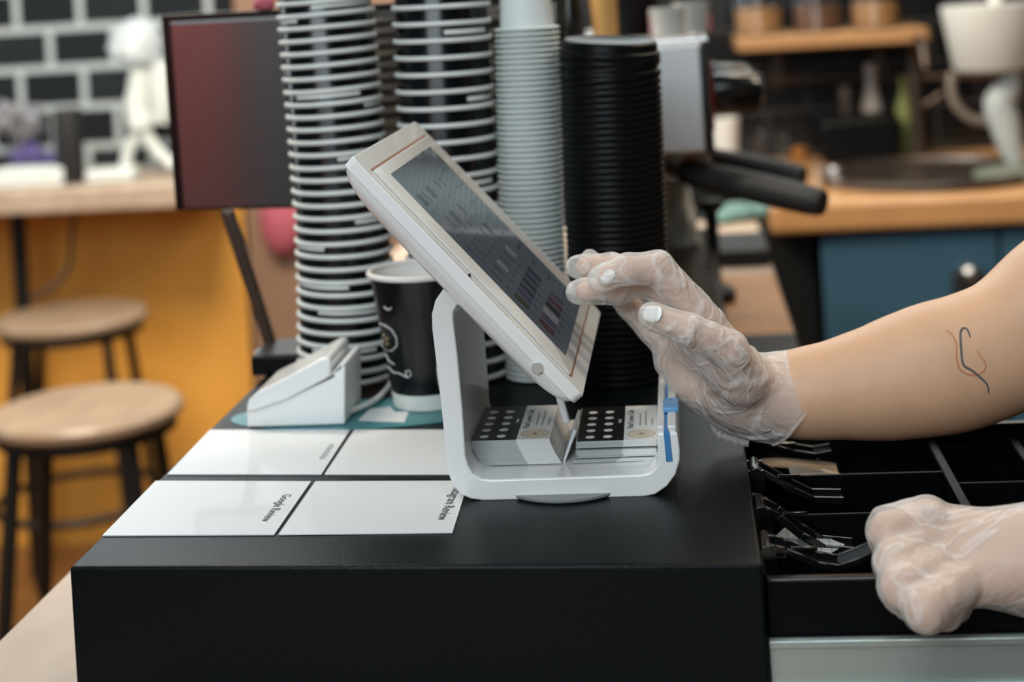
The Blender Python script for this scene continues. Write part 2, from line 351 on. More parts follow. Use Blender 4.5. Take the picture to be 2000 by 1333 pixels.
m_slip=bpy.data.materials.new('squared_slip_paper'); m_slip.use_nodes=True; nt=m_slip.node_tree; tc=nt.nodes.new('ShaderNodeTexCoord'); br=nt.nodes.new('ShaderNodeTexBrick')
br.offset=0; br.inputs['Scale'].default_value=1; br.inputs['Brick Width'].default_value=.0065; br.inputs['Row Height'].default_value=.016; br.inputs['Mortar Size'].default_value=.0003
br.inputs['Color1'].default_value=(.36,.38,.38,1); br.inputs['Color2'].default_value=(.36,.38,.38,1); br.inputs['Mortar'].default_value=(.12,.13,.13,1)
nt.links.new(tc.outputs['Object'],br.inputs[0]); nt.links.new(br.outputs[0],nt.nodes['Principled BSDF'].inputs['Base Color']); nt.nodes['Principled BSDF'].inputs['Roughness'].default_value=.6
m_note=mat('banknote_print',(.42,.30,.20),.6,0,.2,300,var=.9,vscale=38,stretch=(1,3,1))
m_note2=mat('pale_note',(.55,.46,.36),.6,0,.2,300,var=.3,vscale=50)
sheet('receipt_slip','pale squared paper slip under the second bill clip from the front of the till tray','paper slip',[(1488,1074),(1612,1088),(1650,1062),(1546,1024)],.970,m_slip,wav=.001)
sheet('banknote','brown and white banknote sticking out beneath the rear bill clips in the till tray','banknote',[(1476,912),(1640,932),(1632,902),(1470,872)],.962,m_note)
sheet('banknote','plain pale note lying beside the patterned banknote at the back of the till tray','banknote',[(1545,934),(1655,930),(1610,912),(1540,916)],.966,m_note2)
cp=az(1868,862,.955); mb=MB()
mb.ball((cp.x,cp.y+.012,.945),(.018,.011,.016),16,8)
o=part('folded_note',mb,m_note2); tag(o,'crumpled cream note tucked in the coin cup of the till tray','banknote')
# ================================================================== QR-CARD SIGNS (plain faces) with their captions
SH=Vector((1,-.045,0)).normalized()
def sign(px,label,cap=None,cx=0):
    P=[az(x,y,1.0) for x,y in px]; th=.0009
    th_=thing('review_card',label,'card',P[0]*.25+P[1]*.25+P[2]*.25+P[3]*.25,'white review cards laid on the cash drawer')
    lo=[Vector((p.x,p.y,1.0001)) for p in P]; hi=[Vector((p.x,p.y,1.0001+th)) for p in P]
    part('card_sheet',MB().hexa(lo,hi),m_paper,th_,.0002)
    if cap:
        body,(ax,ay),sz=cap; a=az(ax,ay,1.0012)
        if body=='~':
            g=MB(); r_=random.Random(4)
            for k in range(15): g.box(a.x-.001*r_.random(),a.x+.003+.002*r_.random(),a.y-.0026*k-.0007,a.y-.0026*k,1.0011,1.0012)
            part('caption',g,m_greyink,th_,smooth=False,label='blurred grey caption')
        else: text('caption',body,sz,frame(a,(-.03,-1,0),(1,-.03,0)),mat('caption_ink',(.06,.06,.065),.5),th_,sx=.95)
    return th_
sign([(200,1049),(536,1047),(608,943),(304,942)],'white square card at the front left corner of the cash drawer, captioned Google Review',('Google Review',(554,966),.0092))
sign([(544,1047),(884,1043),(916,942),(616,943)],'white square card half under the tablet stand, captioned Instagram Review',('Instagram Review',(888,950),.0100))
sign([(327,929),(628,929),(684,842),(410,842)],'white square card behind the Google Review card, in front of the card reader',('~',(645,868),.008))
sign([(634,929),(935,929),(975,842),(692,842)],'white square card behind the Instagram Review card, partly hidden by the tablet stand')
# teal oval sticker
e=az(665,812,1.0); o=None
pts=[]
a0=az(456,815); a1=az(940,812); yf=az(700,840).y; yk=az(700,782).y
cx_=(a0.x+a1.x)/2; rx=(a1.x-a0.x)/2; cy_=(yf+yk)/2; ry=(yk-yf)/2
stk=thing('oval_sticker','teal oval sticker on the cash drawer under the paper cup and card reader','sticker',(cx_,cy_,1.0))
part('sticker_sheet',MB().lathe([(0,1.0001),(1,1.0001),(1,1.0006),(0,1.0006)],(cx_,cy_,0),64,sx=rx,sy=ry),m_teal,stk,smooth=False)
q=[az(x,y,1.0007) for x,y in ((700,822),(790,826),(798,805),(772,806),(762,795),(722,800))]
part('sticker_emblem',MB().prism(q,(0,0,.0003)),m_paper,stk,smooth=False,label='white printed mark')
# ================================================================== CARD READER DOCK
YD=az(575,838).y
def dk(pts,y0,y1,mb=None):
    P=[aY(x,y,YD) for x,y in pts]; P=[Vector((p.x,YD+y0,max(p.z,1.0013))) for p in P]; return (mb or MB()).prism(P,(0,y1-y0,0))
dock=thing('card_reader_dock','white wedge-shaped card reader dock behind the white review cards','card reader',(aY(575,838,YD).x,YD+.035,1.0))
part('dock_base',dk([(481,838),(672,836),(672,740),(668,735),(655,738),(560,780),(492,798),(479,808)],.003,.069),m_whitem,dock,.006,4)
rd=part('reader_body',dk([(480,806),(483,785),(500,768),(560,738),(628,700),(640,698),(646,706),(646,735),(636,742),(560,782),(500,803)],0,.072),m_white,dock,.007,4,label='glossier white reader lying on the dock')
part('reader_slot',dk([(641,742),(666,724),(669,716),(662,715),(645,731),(640,738)],.004,.068),mat('grey_white_plastic',(.5,.5,.5),.4),rd,.001)
part('dock_back_lip',dk([(650,745),(672,745),(672,722),(668,714),(660,716),(650,726)],.004,.068),m_whitem,dock,.003,3)
cb=[az(676,806,1.004),az(700,800,1.003),az(735,783,1.003),az(757,762,1.003),az(766,745,1.003),az(772,738,1.003)]
cb=[Vector((p.x,p.y,1.004)) for p in cb]
def smooth_pts(P,k=8):
    P=[Vector(p) for p in P]; out=[]
    for i in range(len(P)-1):
        p0=P[max(i-1,0)];p1=P[i];p2=P[i+1];p3=P[min(i+2,len(P)-1)]
        for j in range(k):
            t=j/k; out.append(.5*((2*p1)+(p2-p0)*t+(2*p0-5*p1+4*p2-p3)*t*t+(3*p1-p0-3*p2+p3)*t**3))
    out.append(P[-1]); return out
part('charging_cable',MB().tube(smooth_pts(cb),.0026,10),m_cable,dock)
# ================================================================== TABLET STAND
YN=1.047; YBK=1.185
stand=thing('tablet_stand','white tablet point-of-sale stand on the black cash drawer, screen tilted to the right','tablet stand',(-.1,1.11,1.0))
def arc(cx,cy,r,a0,a1,n=8): return [(cx+r*math.cos(math.radians(a0+(a1-a0)*i/n)),cy+r*math.sin(math.radians(a0+(a1-a0)*i/n))) for i in range(n+1)]
outer=[(905,540),(880,551),(864,567),(850,588),(843,615),(844,645),(858,760),(873,905)]+[(877,930),(885,950),(900,967),(920,976),(945,979)]+[(1100,976),(1255,972),(1280,967),(1303,951),(1320,928),(1328,900),(1328,880),(1323,846),(1283,847)]
inner=[(1286,900),(1281,915),(1268,925),(1250,928),(1100,933),(960,938),(940,936),(924,927),(914,910),(909,890),(903,800),(893,690),(885,625),(885,610),(892,597),(905,591),(925,590),(940,592)]
ring=[aY(x,y,YN) for x,y in outer+inner]
mb=MB().prism(ring,(0,YBK-YN,0))
fr=part('stand_frame',mb,m_white,stand,.0012,3)
part('swivel_base',MB().lathe([(0,1.0002),(.044,1.0002),(.045,1.0012),(.045,1.0026),(0,1.0026)],(aY(1100,975,YN).x,az(1100,985).y+.044,0),48),mat('grey_base_plastic',(.2,.21,.21),.4),stand)
# right wall top with card slot
zT=aY(1300,846,YN).z; xA=aY(1283,846,YN).x; xB=aY(1323,846,YN).x; xs0=aY(1298,846,YN).x; xs1=aY(1304,846,YN).x
part('slot_wall',MB().box(xA,xs0,YN+.002,YBK,zT-.002,zT+.004).box(xs1,xB-.0005,YN+.002,YBK,zT-.002,zT+.004),m_cream,stand,.0012,3)
ins=MB().prism([aY(x,y,YN-.0006) for x,y in ((1296,846),(1308,846),(1314,902),(1301,903))],(0,.003,0)).box(xs0-.0003,xs1+.0003,YN+.001,YBK+.002,zT-.001,zT+.0025)
part('slot_insert',ins,m_blued,stand,.0003,label='blue insert filling the card slot')
mz=az(1312,790,zT+.006); part('slot_tab',MB().box(xs0-.001,xB+.0015,mz.y-.012,mz.y+.014,zT+.003,zT+.007),m_blue,stand,.0012,3,label='blue plastic tab')
# tablet head
A=Vector((-.2115,1.0,1.238)); B=Vector((-.0725,1.0,1.079))
eu=(B-A).normalized(); ew=Vector((0,1,0)); en=ew.cross(eu)*-1
if en.z<0: en=-en
LU=(B-A).length; LW=.25
def T(u,w,n=0): return A+eu*u+ew*w+en*n
def rr(u0,u1,w0,w1,r,k=6):
    o=[]
    for cu,cw,a in ((u1-r,w1-r,0),(u0+r,w1-r,90),(u0+r,w0+r,180),(u1-r,w0+r,270)):
        for i in range(k+1):
            q=math.radians(a+90*i/k); o.append((cu+r*math.cos(q),cw+r*math.sin(q)))
    return o
def loft(layers):
    vs=[];fs=[];n=len(layers[0][0])
    for ol,nn in layers: vs+= [T(u,w,nn(u,w) if callable(nn) else nn) for u,w in ol]
    for L in range(len(layers)-1):
        for i in range(n): j=(i+1)%n; fs.append((L*n+i,L*n+j,(L+1)*n+j,(L+1)*n+i))
    fs+=[tuple(range(n-1,-1,-1)),tuple(range((len(layers)-1)*n,len(layers)*n))]
    return MB().add(vs,fs)
hd=bpy.data.objects.new('dummy',None)
lay=[(rr(.0010,LU-.0010,.0010,LW-.0010,.004),0),(rr(0,LU,0,LW,.005),-.0010),(rr(.0004,LU-.0004,.0004,LW-.0004,.005),-.0078),(rr(.0020,LU-.0020,.0016,LW-.0016,.006),-.0084)]
for k in range(1,8):
    q=k/7; iu=.0020+.052*(1-math.cos(q*math.pi/2)); iw=.0016+.030*(1-math.cos(q*math.pi/2)); lay.append((rr(iu,LU-iu,iw,LW-iw,.007+.012*q),-.0084-.0145*math.sin(q*math.pi/2)))
bodyo=part('tablet_housing',loft(lay),m_white,stand,0)
bodyo.data.set_sharp_from_angle(angle=math.radians(24))
def tp(x,y):
    d=ray(x,y); t_=(A-CAM).dot(en)/d.dot(en); P=CAM+d*t_-A; return P.dot(eu),P.dot(ew)
uS0=tp(733,327)[0]; uS1=tp(1118,725)[0]; wS0=tp(1118,725)[1]; wS0b=tp(733,327)[1]; wS1=tp(832,267)[1]
print('seams',tp(733,327),tp(832,267),tp(1118,725),tp(1145,600)); print('screen',tp(760,343),tp(845,287),tp(1102,697),tp(1130,585)); print('knob',tp(1074,726),LU)
wa=.0125; wb=LW-.0125
part('bezel',loft([(rr(uS0+.0012,uS1-.0012,wa,wb,.002),.0002),(rr(uS0+.0012,uS1-.0012,wa,wb,.002),.0010),(rr(uS0+.002,uS1-.002,wa+.0008,wb-.0008,.002),.0013)]),m_cream,stand)
part('seam',loft([(rr(uS0-.0006,uS0+.0011,wa,wb,.0004),.0001),(rr(uS0-.0006,uS0+.0011,wa,wb,.0004),.0004)]),m_copper,stand,label='copper-coloured upper seam')
part('seam',loft([(rr(uS1-.0011,uS1+.0004,wa,wb,.0004),.0001),(rr(uS1-.0011,uS1+.0004,wa,wb,.0004),.0004)]),m_copper,stand,label='copper-coloured lower seam')
su0,su1=tp(760,343)[0],tp(1102,697)[0]; sw0=tp(760,343)[1]; sw1=LW-sw0
m_scr=mat('lit_touch_screen',(.02,.022,.025),.10,0,spec=.5,emit=(.35,.42,.50),es=.13,coat=.6)
scr=part('screen',loft([(rr(su0,su1,sw0,sw1,.0008),.0010),(rr(su0,su1,sw0,sw1,.0008),.0016)]),m_scr,stand)
# catalogue tiles on the screen
def scol(i,c,e=.12): return mat('screen_tile_%s'%i,(.02,.02,.02),.12,0,emit=tuple(.5*q+.5*w for q,w in zip(c,(.14,.17,.2))),es=e,coat=.5)
cols=[scol('brown',(.16,.09,.06)),scol('dark',(.03,.04,.05)),scol('white',(.9,.9,.85),.2),scol('olive',(.22,.22,.06)),scol('navy',(.06,.1,.25)),scol('violet',(.35,.25,.5)),scol('red',(.4,.1,.12))]
tiles={k:MB() for k in range(len(cols))}; inkm=MB()
def quad(mb,u0,u1,w0,w1,n=.0018): mb.add([T(u0,w0,n),T(u1,w0,n),T(u1,w1,n),T(u0,w1,n)],[(0,1,2,3)])
rnd=random.Random(3); nu,nw=6,6; U0,U1=su0+.018,su1-.006; W0,W1=sw0+.008,sw1-.05
for i in range(nu):
    for j in range(nw):
        u=U0+(U1-U0)*(i+.1)/nu; w_=W0+(W1-W0)*(j+.12)/nw; du=(U1-U0)/nu; dw=(W1-W0)/nw
        kind=rnd.choice([0,1,1,2,3,0]) if i<4 else rnd.choice([4,4,1,5,3,6])
        if i==5 and j<3: kind=[6,5,2][j]
        cu,cw=u+du*.28,w_+dw*.36
        pm=MB()
        if i<4:   # cup or bottle silhouettes
            for k_ in range(rnd.choice([1,2,3])):
                ww=cw-dw*.22+k_*dw*.2; P=[(cu-du*.22,ww-dw*.07),(cu+du*.24,ww-dw*.045),(cu+du*.24,ww+dw*.045),(cu-du*.22,ww+dw*.07)]
                pm.add([T(a,b,.0018) for a,b in P],[(0,1,2,3)])
        else: quad(pm,u,u+du*.6,w_,w_+dw*.8)
        part('product_picture',pm,cols[kind],scr,smooth=False)
        quad(inkm,u+du*.68,u+du*.74,w_+dw*.1,w_+dw*.6); quad(inkm,u+du*.78,u+du*.82,w_+dw*.2,w_+dw*.45)
for i in range(9): 
    w_=sw1-.036; quad(inkm,su0+.02+i*.016,su0+.0225+i*.016,w_,w_+rnd.uniform(.012,.028))
for k,mb in tiles.items():
    if mb.v: part('product_pictures',mb,cols[k],scr,smooth=False)
part('caption_lines',inkm,scol('ink',(.02,.03,.05),.3),scr,smooth=False)
ku=tp(1074,726)
kc=T(LU-.033,0,-.0085)
part('lock_screw',MB().lathe([(0,-.0012),(.0034,-.0012),(.0038,-.0006),(.0038,.003),(0,.003)],kc,28,mx=Matrix.Rotation(-math.pi/2,3,'X')),m_chrome,stand,label='round metal screw head')
part('pin_hole',MB().lathe([(0,0),(.0009,0),(.0009,.002),(0,.002)],T(tp(927,527)[0],0.0036,-.0002),12),m_gap,stand)
# support leg from the head to the divider
q=[aY(x,y,1.12) for x,y in ((1076,738),(1088,738),(1103,790),(1113,828),(1100,829),(1090,795))]
part('support_arm',MB().prism(q,(0,.006,0)),m_white,stand,.001)
# ================================================================== LOYALTY CARDS
ZI=aY(1000,936,YN).z+.0008
def card_top(th_,x0,x1,y0,y1,z,blk=.58):
    xs=x0+(x1-x0)*blk
    part('black_panel',MB().box(x0,xs,y0,y1,z,z+.00008),m_cardb,th_,smooth=False)
    d=MB()
    for i in range(5):
        for j in range(2):
            d.lathe([(0,0),(.0032,0),(.0032,.0001),(0,.0001)],(x0+(xs-x0)*(.27+.38*j),y0+(y1-y0)*(.11+.18*i),z+.00008),20)
    part('stamp_circles',d,m_cardw,th_,smooth=False)
    text('small_print','loyalty',.0032,frame((xs-.0025,y0+(y1-y0)*.5,z+.0001),(0,1,0),(-1,0,0)),m_cardw,th_)
    text('cafe_name','Pearl Lemon Cafe',.0062,frame((xs+.0062,y0+.027,z+.0001),(0,1,0),(-1,0,0)),m_ink,th_,sx=1.05)
    g=MB()
    for k,(l,o_) in enumerate(((.03,.0105),(.036,.0145),(.018,.019))):
        g.box(xs+o_,xs+o_+.0009,y0+.034,y0+.034+l,z,z+.0001)
    part('address_lines',g,m_greyink,th_,smooth=False)
    e=MB(); ec=(xs+(x1-xs)*.52,y0+.0135,z)
    for r in (.0098,.0082): e.lathe([(r-.0007,0),(r,0),(r,.0001),(r-.0007,.0001)],ec,40,closed=True)
    e.lathe([(.0055,0),(.006,0),(.006,.0001),(.0055,.0001)],ec,40,closed=True)
    for k in range(6):
        a=math.pi*k/6; dx,dy=math.cos(a),math.sin(a); nx,ny=-dy*.0003,dx*.0003
        e.hexa([(ec[0]+dx*.0055+nx,ec[1]+dy*.0055+ny,z),(ec[0]-dx*.0055+nx,ec[1]-dy*.0055+ny,z),(ec[0]-dx*.0055-nx,ec[1]-dy*.0055-ny,z),(ec[0]+dx*.0055-nx,ec[1]+dy*.0055-ny,z)],[(ec[0]+dx*.0055+nx,ec[1]+dy*.0055+ny,z+.0001),(ec[0]-dx*.0055+nx,ec[1]-dy*.0055+ny,z+.0001),(ec[0]-dx*.0055-nx,ec[1]-dy*.0055-ny,z+.0001),(ec[0]+dx*.0055-nx,ec[1]+dy*.0055-ny,z+.0001)])
    part('lemon_emblem',e,m_gold,th_,smooth=False)
def pile(pL,pR,Yf,n,pitch,grp,lab,labtop,jit,tops):
    """cards w along X, 85 mm along Y"""
    xL0,xR0=pL; CW=xR0-xL0; D=.085; proto=None
    for i in range(n):
        z=ZI+i*pitch; f_=i/(n-1); dx=tops*(f_-1)
        last=i==n-1
        x0=xL0+dx; jx=random.uniform(-jit,jit); jy=random.uniform(-jit,jit)*.7
        if proto is None or last:
            th_=thing('loyalty_card',labtop if last else lab,'card',(x0+CW/2,Yf+D/2,z),grp)
            bw=.58*CW
            part('card_stock',MB().box(x0,x0+bw,Yf,Yf+D,z,z+pitch*.9),m_edge,th_,smooth=False,label='black-printed end')
            part('white_panel',MB().box(x0+bw,x0+CW,Yf,Yf+D,z,z+pitch*.9),m_cardw,th_,smooth=False,label='white end')
            if last: card_top(th_,x0,x0+CW,Yf,Yf+D,z+pitch*.9); del th_['group']
            else: proto=th_
        else:
            th_=dup(proto,(x0+CW/2+jx,Yf+D/2+jy,z),(0,0,random.uniform(-jit,jit)*8))
    return
YC=1.075
a=aY(918,862,YC); b=aY(1076,857,YC); base=aY(940,914,YC)
n1=int((a.z-ZI)/.00046); print('pile1',n1,a.z-ZI,b.x-a.x)


def pile2(xl,xr,n,pitch,grp,lab,labtop,jit,lean,irr=None):
    CW=xr-xl; D=.085; proto=None; z=ZI
    for i in range(n):
        f_=i/(n-1); dx=lean*(1-f_)**1.4; last=i==n-1; x0=xl+dx
        if irr: ox,orot,gap=irr(i,n); z+=gap; x0+=ox
        else: orot=0
        if proto is None or last:
            th_=thing('loyalty_card',labtop if last else lab,'card',(x0+CW/2,YC+D/2,z),grp); bw=.58*CW
            part('card_stock',MB().box(x0,x0+bw,YC,YC+D,z,z+pitch*.88),m_edge,th_,smooth=False,label='grey edge of the black-printed end')
            part('white_panel',MB().box(x0+bw,x0+CW,YC,YC+D,z,z+pitch*.88),m_cardw,th_,smooth=False,label='white end')
            if last: card_top(th_,x0,x0+CW,YC,YC+D,z+pitch*.88); del th_['group']
            else: proto=th_
        else: th_=dup(proto,(x0+CW/2+random.uniform(-jit,jit),YC+D/2+random.uniform(-jit,jit),z))
        th_.rotation_euler=(0,0,orot+random.uniform(-jit,jit)*4)
        z+=pitch
N1=34
pile2(a.x,b.x-.001,N1,(a.z-ZI)/N1,'loyalty cards in the left pile on the tablet stand','black and white loyalty card in the thick left pile on the tablet stand','topmost black and white loyalty card of the thick left pile',.0002,.0075)
c1=aY(1124,863,YC); c2=aY(1281,858,YC); H=c1.z-ZI; N2=26; pt=H*.80/N2
def irr(i,n):
    if i<6: return (-.007+.0008*i,.03,H*.2*.35 if i==5 else 0)
    if i==16: return (0,.01,H*.2*.65)
    return (.0006*math.sin(i*2.1),.012 if i>16 else -.004,0)
pile2(c1.x,c2.x,N2,pt,'loyalty cards in the right pile on the tablet stand','black and white loyalty card in the loose right pile on the tablet stand','topmost black and white loyalty card of the loose right pile',.0003,.001,irr)
# folded divider between the piles
q=[aY(x,y,YC) for x,y in ((1100,905),(1112,900),(1128,845),(1116,838),(1098,870),(1080,910))]
o=part('paper_divider',MB().prism([aY(x,y,YC+.004) for x,y in ((1096,912),(1101,911),(1126,843),(1121,838))],(0,.05,0)),m_paper,None,.0003); tag(o,'folded white paper slip standing between the two loyalty card piles','paper slip')
# ================================================================== CUPS
def interp(tab,y):
    if y<=tab[0][0]: 
        (y0,x0),(y1,x1)=tab[0],tab[1]; return x0+(x1-x0)*(y-y0)/(y1-y0)
    for (y0,x0),(y1,x1) in zip(tab[:-1],tab[1:]):
        if y<=y1: return x0+(x1-x0)*(y-y0)/(y1-y0)
    return tab[-1][1]
def axis_x(tab,Y,z):
    X=0
    for _ in range(4):
        px,py=pj((X,Y,z)); X=aY(interp(tab,py),py,Y).x
    return X
def cup_proto(lab,grp,R,Hc,rb,loc,patch,rimt=.0019):
    t_=thing('paper_cup',lab,'cup',loc,grp); x,y,z=loc; c0=(x,y,0)
    wall=.0007; top=z+Hc-.0015; Rt=R-rimt*1.2
    part('cup_wall',MB().lathe([(rb,z),(Rt,top),(Rt-wall,top),(rb-wall,z+.006),(0,z+.006),(0,z+.0055),(rb-wall,z+.0055),(rb-wall,z)],c0,48,closed=False),m_cupb,t_)
    part('rim',MB().lathe([(R-rimt+rimt*math.cos(q),z+Hc-rimt*1.2+rimt*1.15*math.sin(q)) for q in [2*math.pi*k/12 for k in range(12)]],c0,48,closed=True),m_rim,t_)
    if patch:
        mb=MB(); n=14
        for k in range(n):
            a0=patch*k/n; a1=patch*(k+1)/n
            def pt_(a_,zz): 
                r=rb+(Rt-rb)*(zz-z)/(top-z)+.0002; return (x+r*math.cos(a_),y+r*math.sin(a_),zz)
            mb.add([pt_(a0,top-.0098),pt_(a1,top-.0098),pt_(a1,top-.006),pt_(a0,top-.006)],[(0,1,2,3)])
        part('bare_paper_strip',mb,m_rim,t_,label='uncoloured white strip under the rim')
    return t_
def stack(tab,Y,R,Hc,rb,pitch,ztop,lab,grp,patch):
    n=int((ztop-1.0)/pitch); X0=axis_x(tab,Y,1.0)
    P=cup_proto(lab,grp,R,Hc,rb,(0,0,0),patch); rnd=random.Random(int(Y*1000)+len(lab))
    for i in range(0,n+1):
        z=1.003+i*pitch; X=axis_x(tab,Y,z)
        sl=(axis_x(tab,Y,z+.05)-axis_x(tab,Y,z-.05))/.1 if i>0 else 0
        rot=(math.pi+rnd.uniform(-.004,.004),sl+rnd.uniform(-.007,.007),rnd.uniform(0,6.28)) if i else (math.pi,0,2.)
        mrot=Matrix.Rotation(rot[1],3,'Y')@Matrix.Rotation(rot[0],3,'X')@Matrix.Rotation(rot[2],3,'Z')
        loc=Vector((X,Y,z))-mrot@Vector((0,0,Hc)); e_=mrot.to_euler()
        if i==0: P.location=loc; P.rotation_euler=e_
        else: dup(P,loc,e_,skip=(() if rnd.random()<.72 else ('bare_paper_strip',)))
    return P
T1=[(0,634),(240,656),(430,670),(590,676),(760,676)]; T2=[(10,861),(250,873),(450,887),(700,902)]
stack(T1,1.385,.0437,.100,.030,.01105,1.385,'black paper cup with white rolled rim nested in the leftmost tall cup stack','cups in the left tall stack',1.5)
stack(T2,1.385,.0440,.105,.030,.0146,1.385,'black paper cup with white rim in the wider-spaced tall stack behind the tablet','cups in the middle tall stack',1.1)
# small white cups, upside down
T3=[(45,1029),(400,1038),(760,1054)]
def wcup(lab,grp,loc):
    t_=thing('small_paper_cup',lab,'cup',loc,grp); x,y,z=loc; R=.0285
    part('cup_wall',MB().lathe([(R-.0052,z+.001),(.0205,z+.062),(0,z+.0625),(0,z+.0615),(.0198,z+.0605),(R-.0060,z+.001)],(x,y,0),36,closed=False),m_cupw,t_)
    part('rim',MB().lathe([(R-.0028+.0030*math.cos(q),z+.0014+.0012*math.sin(q)) for q in [2*math.pi*k/10 for k in range(10)]],(x,y,0),36,closed=True),m_cupw,t_)
    return t_
YW=1.375; p0=wcup('small white paper cup upside down in the slim white cup stack','small white cups in the slim stack',(axis_x(T3,YW,1.0),YW,1.0006))
zt=aY(1030,50,YW).z; nW=int((zt-1.0)/.0047)
for i in range(1,nW+1):
    z=1.0006+i*.0047; o=dup(p0,(axis_x(T3,YW,z),YW,z),(0,.0,random.uniform(0,6)))
o['label']='topmost small white paper cup, its whole side showing above the slim stack'; del o['group']
# black lids
T4=[(100,1190),(300,1198),(480,1205),(770,1216)]
YL=1.362; R=.0437; X=axis_x(T4,YL,1.0)
def lidprof(z): return [(0,z+.0105),(.03,z+.0105),(.034,z+.012),(.0385,z+.0135),(.0405,z+.012),(.0412,z+.0055),(R-.0006,z+.0042),(R,z+.0022),(R-.0008,z),(R-.0024,z+.001),(R-.003,z+.005),(.0398,z+.0115),(.0380,z+.0125),(.034,z+.011),(.03,z+.0095),(0,z+.0095)]
l0=part('cup_lid',MB().lathe(lidprof(1.0006),(X,YL,0),56),m_lid); tag(l0,'black plastic cup lid in the tall lid stack behind the tablet','cup lid','black lids in the tall stack')
me=l0.data; me.transform(Matrix.Translation((-X,-YL,-1.0006))); l0.location=(X,YL,1.0006)
ztop=aY(1193,105,YL).z; nL=int((ztop-1.0)/.0054)
for i in range(1,nL+1):
    z=1.0006+i*.0054; o=l0.copy(); COL.objects.link(o); o.location=(axis_x(T4,YL,z),YL,z)
    if i==nL: o['label']='topmost black cup lid, tilted on the tall lid stack'; del o['group']
    f_=i/nL; o.rotation_euler=(0,(0.0+(.10 if f_>.86 else .0)*(f_-.86)/.14),random.uniform(0,6))
# single cup in front
YS=az(838,807).y+.029; cc=az(838,800); xc=aY(838,795,YS).x
sc=thing('paper_cup','single black paper cup with a white base and drawn white emblem beside the tablet stand','cup',(xc,YS,1.001))
z=1.0012; Hc=.112; rb=.0285; Rt=.0425
part('cup_wall',MB().lathe([(rb+.0015,z+.0125),(Rt,z+Hc-.002),(Rt-.0008,z+Hc-.002),(rb+.0005,z+.0125)],(xc,YS,0),56,closed=True),m_cupb,sc)
part('cup_base',MB().lathe([(rb,z),(rb+.0016,z+.0126),(rb+.0008,z+.0126),(rb-.0008,z+.004),(0,z+.004),(0,z+.0035),(rb-.0008,z+.0035),(rb-.0008,z)],(xc,YS,0),56),m_rim,sc,label='white uncoated base')
part('cup_lining',MB().lathe([(Rt-.0009,z+Hc-.002),(rb-.0002,z+.008),(0,z+.008),(0,z+.007),(rb,z+.0075),(Rt-.0007,z+Hc-.0035)],(xc,YS,0),56),m_whitec,sc)
part('rim',MB().lathe([(Rt+.0005+.0022*math.cos(q),z+Hc-.0025+.0024*math.sin(q)) for q in [2*math.pi*k/12 for k in range(12)]],(xc,YS,0),56,closed=True),mat('cream_paper_rim',(.72,.68,.64),.5),sc)
def cuppt(px,py,off=.0003):
    d=ray(px,py); best=None
    for k in range(2000):
        P=CAM+d*(1.15+.0001*k); r=rb+.0015+(Rt-rb-.0015)*(P.z-z-.0125)/(Hc-.0145)
        if (P.x-xc)**2+(P.y-YS)**2<(r+off)**2: return P
    return CAM+d*1.25
em=MB()
em.tube([cuppt(x,y) for x,y in ((741,632),(752,636),(765,645),(774,660),(775,676),(765,686),(752,684),(745,674))],.0005,6)
em.tube([cuppt(x,y) for x,y in ((750,600),(758,606),(764,602))],.0006,6)
em.tube([cuppt(x,y) for x,y in ((753,692),(760,706),(770,712))],.0005,6)
em.tube([cuppt(x,y) for x,y in ((758,716),(768,728),(778,729),(788,734),(796,738),(803,733),(800,724),(792,726),(794,736))],.0005,6)
part('emblem',em,m_rim,sc,label='hand-drawn white emblem')
gb=MB()
for x,y in ((750,655),(756,662),(757,672),(749,667)): p=cuppt(x,y); gb.ball(p,.0011,8,6)
part('emblem_detail',gb,m_gold,sc,label='gold dots')
# loose rim seen beside the stand leg : lid leaning behind the stand
lc=aY(872,738,1.225); mxl=Matrix.Rotation(math.radians(78),3,'Y')
o=part('loose_lid',MB().lathe([(0,.003),(.0225,.003),(.0265,0),(.0275,.0015),(.024,.0045),(0,.0042)],(lc.x,1.225,1.0279),40,mx=mxl),m_whitec); tag(o,'small white lid standing on edge between the single cup and the stand','cup lid')
# ================================================================== CUSTOMER MONITOR
YM=1.47
mon=thing('monitor','thin black monitor behind the cup stacks, its dark screen reflecting red and grey','monitor',(-.3,1.45,1.0))
tl=aY(314,30,YM); bl=aY(343,412,YM); tr=aY(1105,-12,YM); br_=aY(1107,396,YM)
def mq(u,v,y): 
    p=tl*(1-u)*(1-v)+tr*u*(1-v)+br_*u*v+bl*(1-u)*v; return Vector((p.x,YM+y,p.z))
part('monitor_case',MB().hexa([mq(0,0,0),mq(1,0,0),mq(1,1,0),mq(0,1,0)],[mq(0.002,.002,.016),mq(.998,.002,.016),mq(.998,.998,.016),mq(0.002,.998,.016)]),m_clip,mon,.001)
part('monitor_screen',MB().hexa([mq(.024,.05,-.0006),mq(.976,.05,-.0006),mq(.976,.985,-.0006),mq(.024,.985,-.0006)],[mq(.024,.05,.002),mq(.976,.05,.002),mq(.976,.985,.002),mq(.024,.985,.002)]),m_screenoff,mon,smooth=False)
part('screen_edge',MB().hexa([mq(.024,.036,-.001),mq(.976,.036,-.001),mq(.976,.050,-.001),mq(.024,.050,-.001)],[mq(.024,.036,.002),mq(.976,.036,.002),mq(.976,.050,.002),mq(.024,.050,.002)]),mat('grey_bevel',(.25,.25,.26),.4),mon,smooth=False)
q=[aY(x,y,1.455) for x,y in ((428,413),(452,413),(541,690),(520,690))]
part('stand_arm',MB().prism(q,(0,.012,0)),m_brownmetal,mon,.002,label='brown metal arm')
q=[aY(x,y,1.45) for x,y in ((432,413),(437,413),(526,690),(521,690))]
bx0=aY(486,720,1.4).x; 
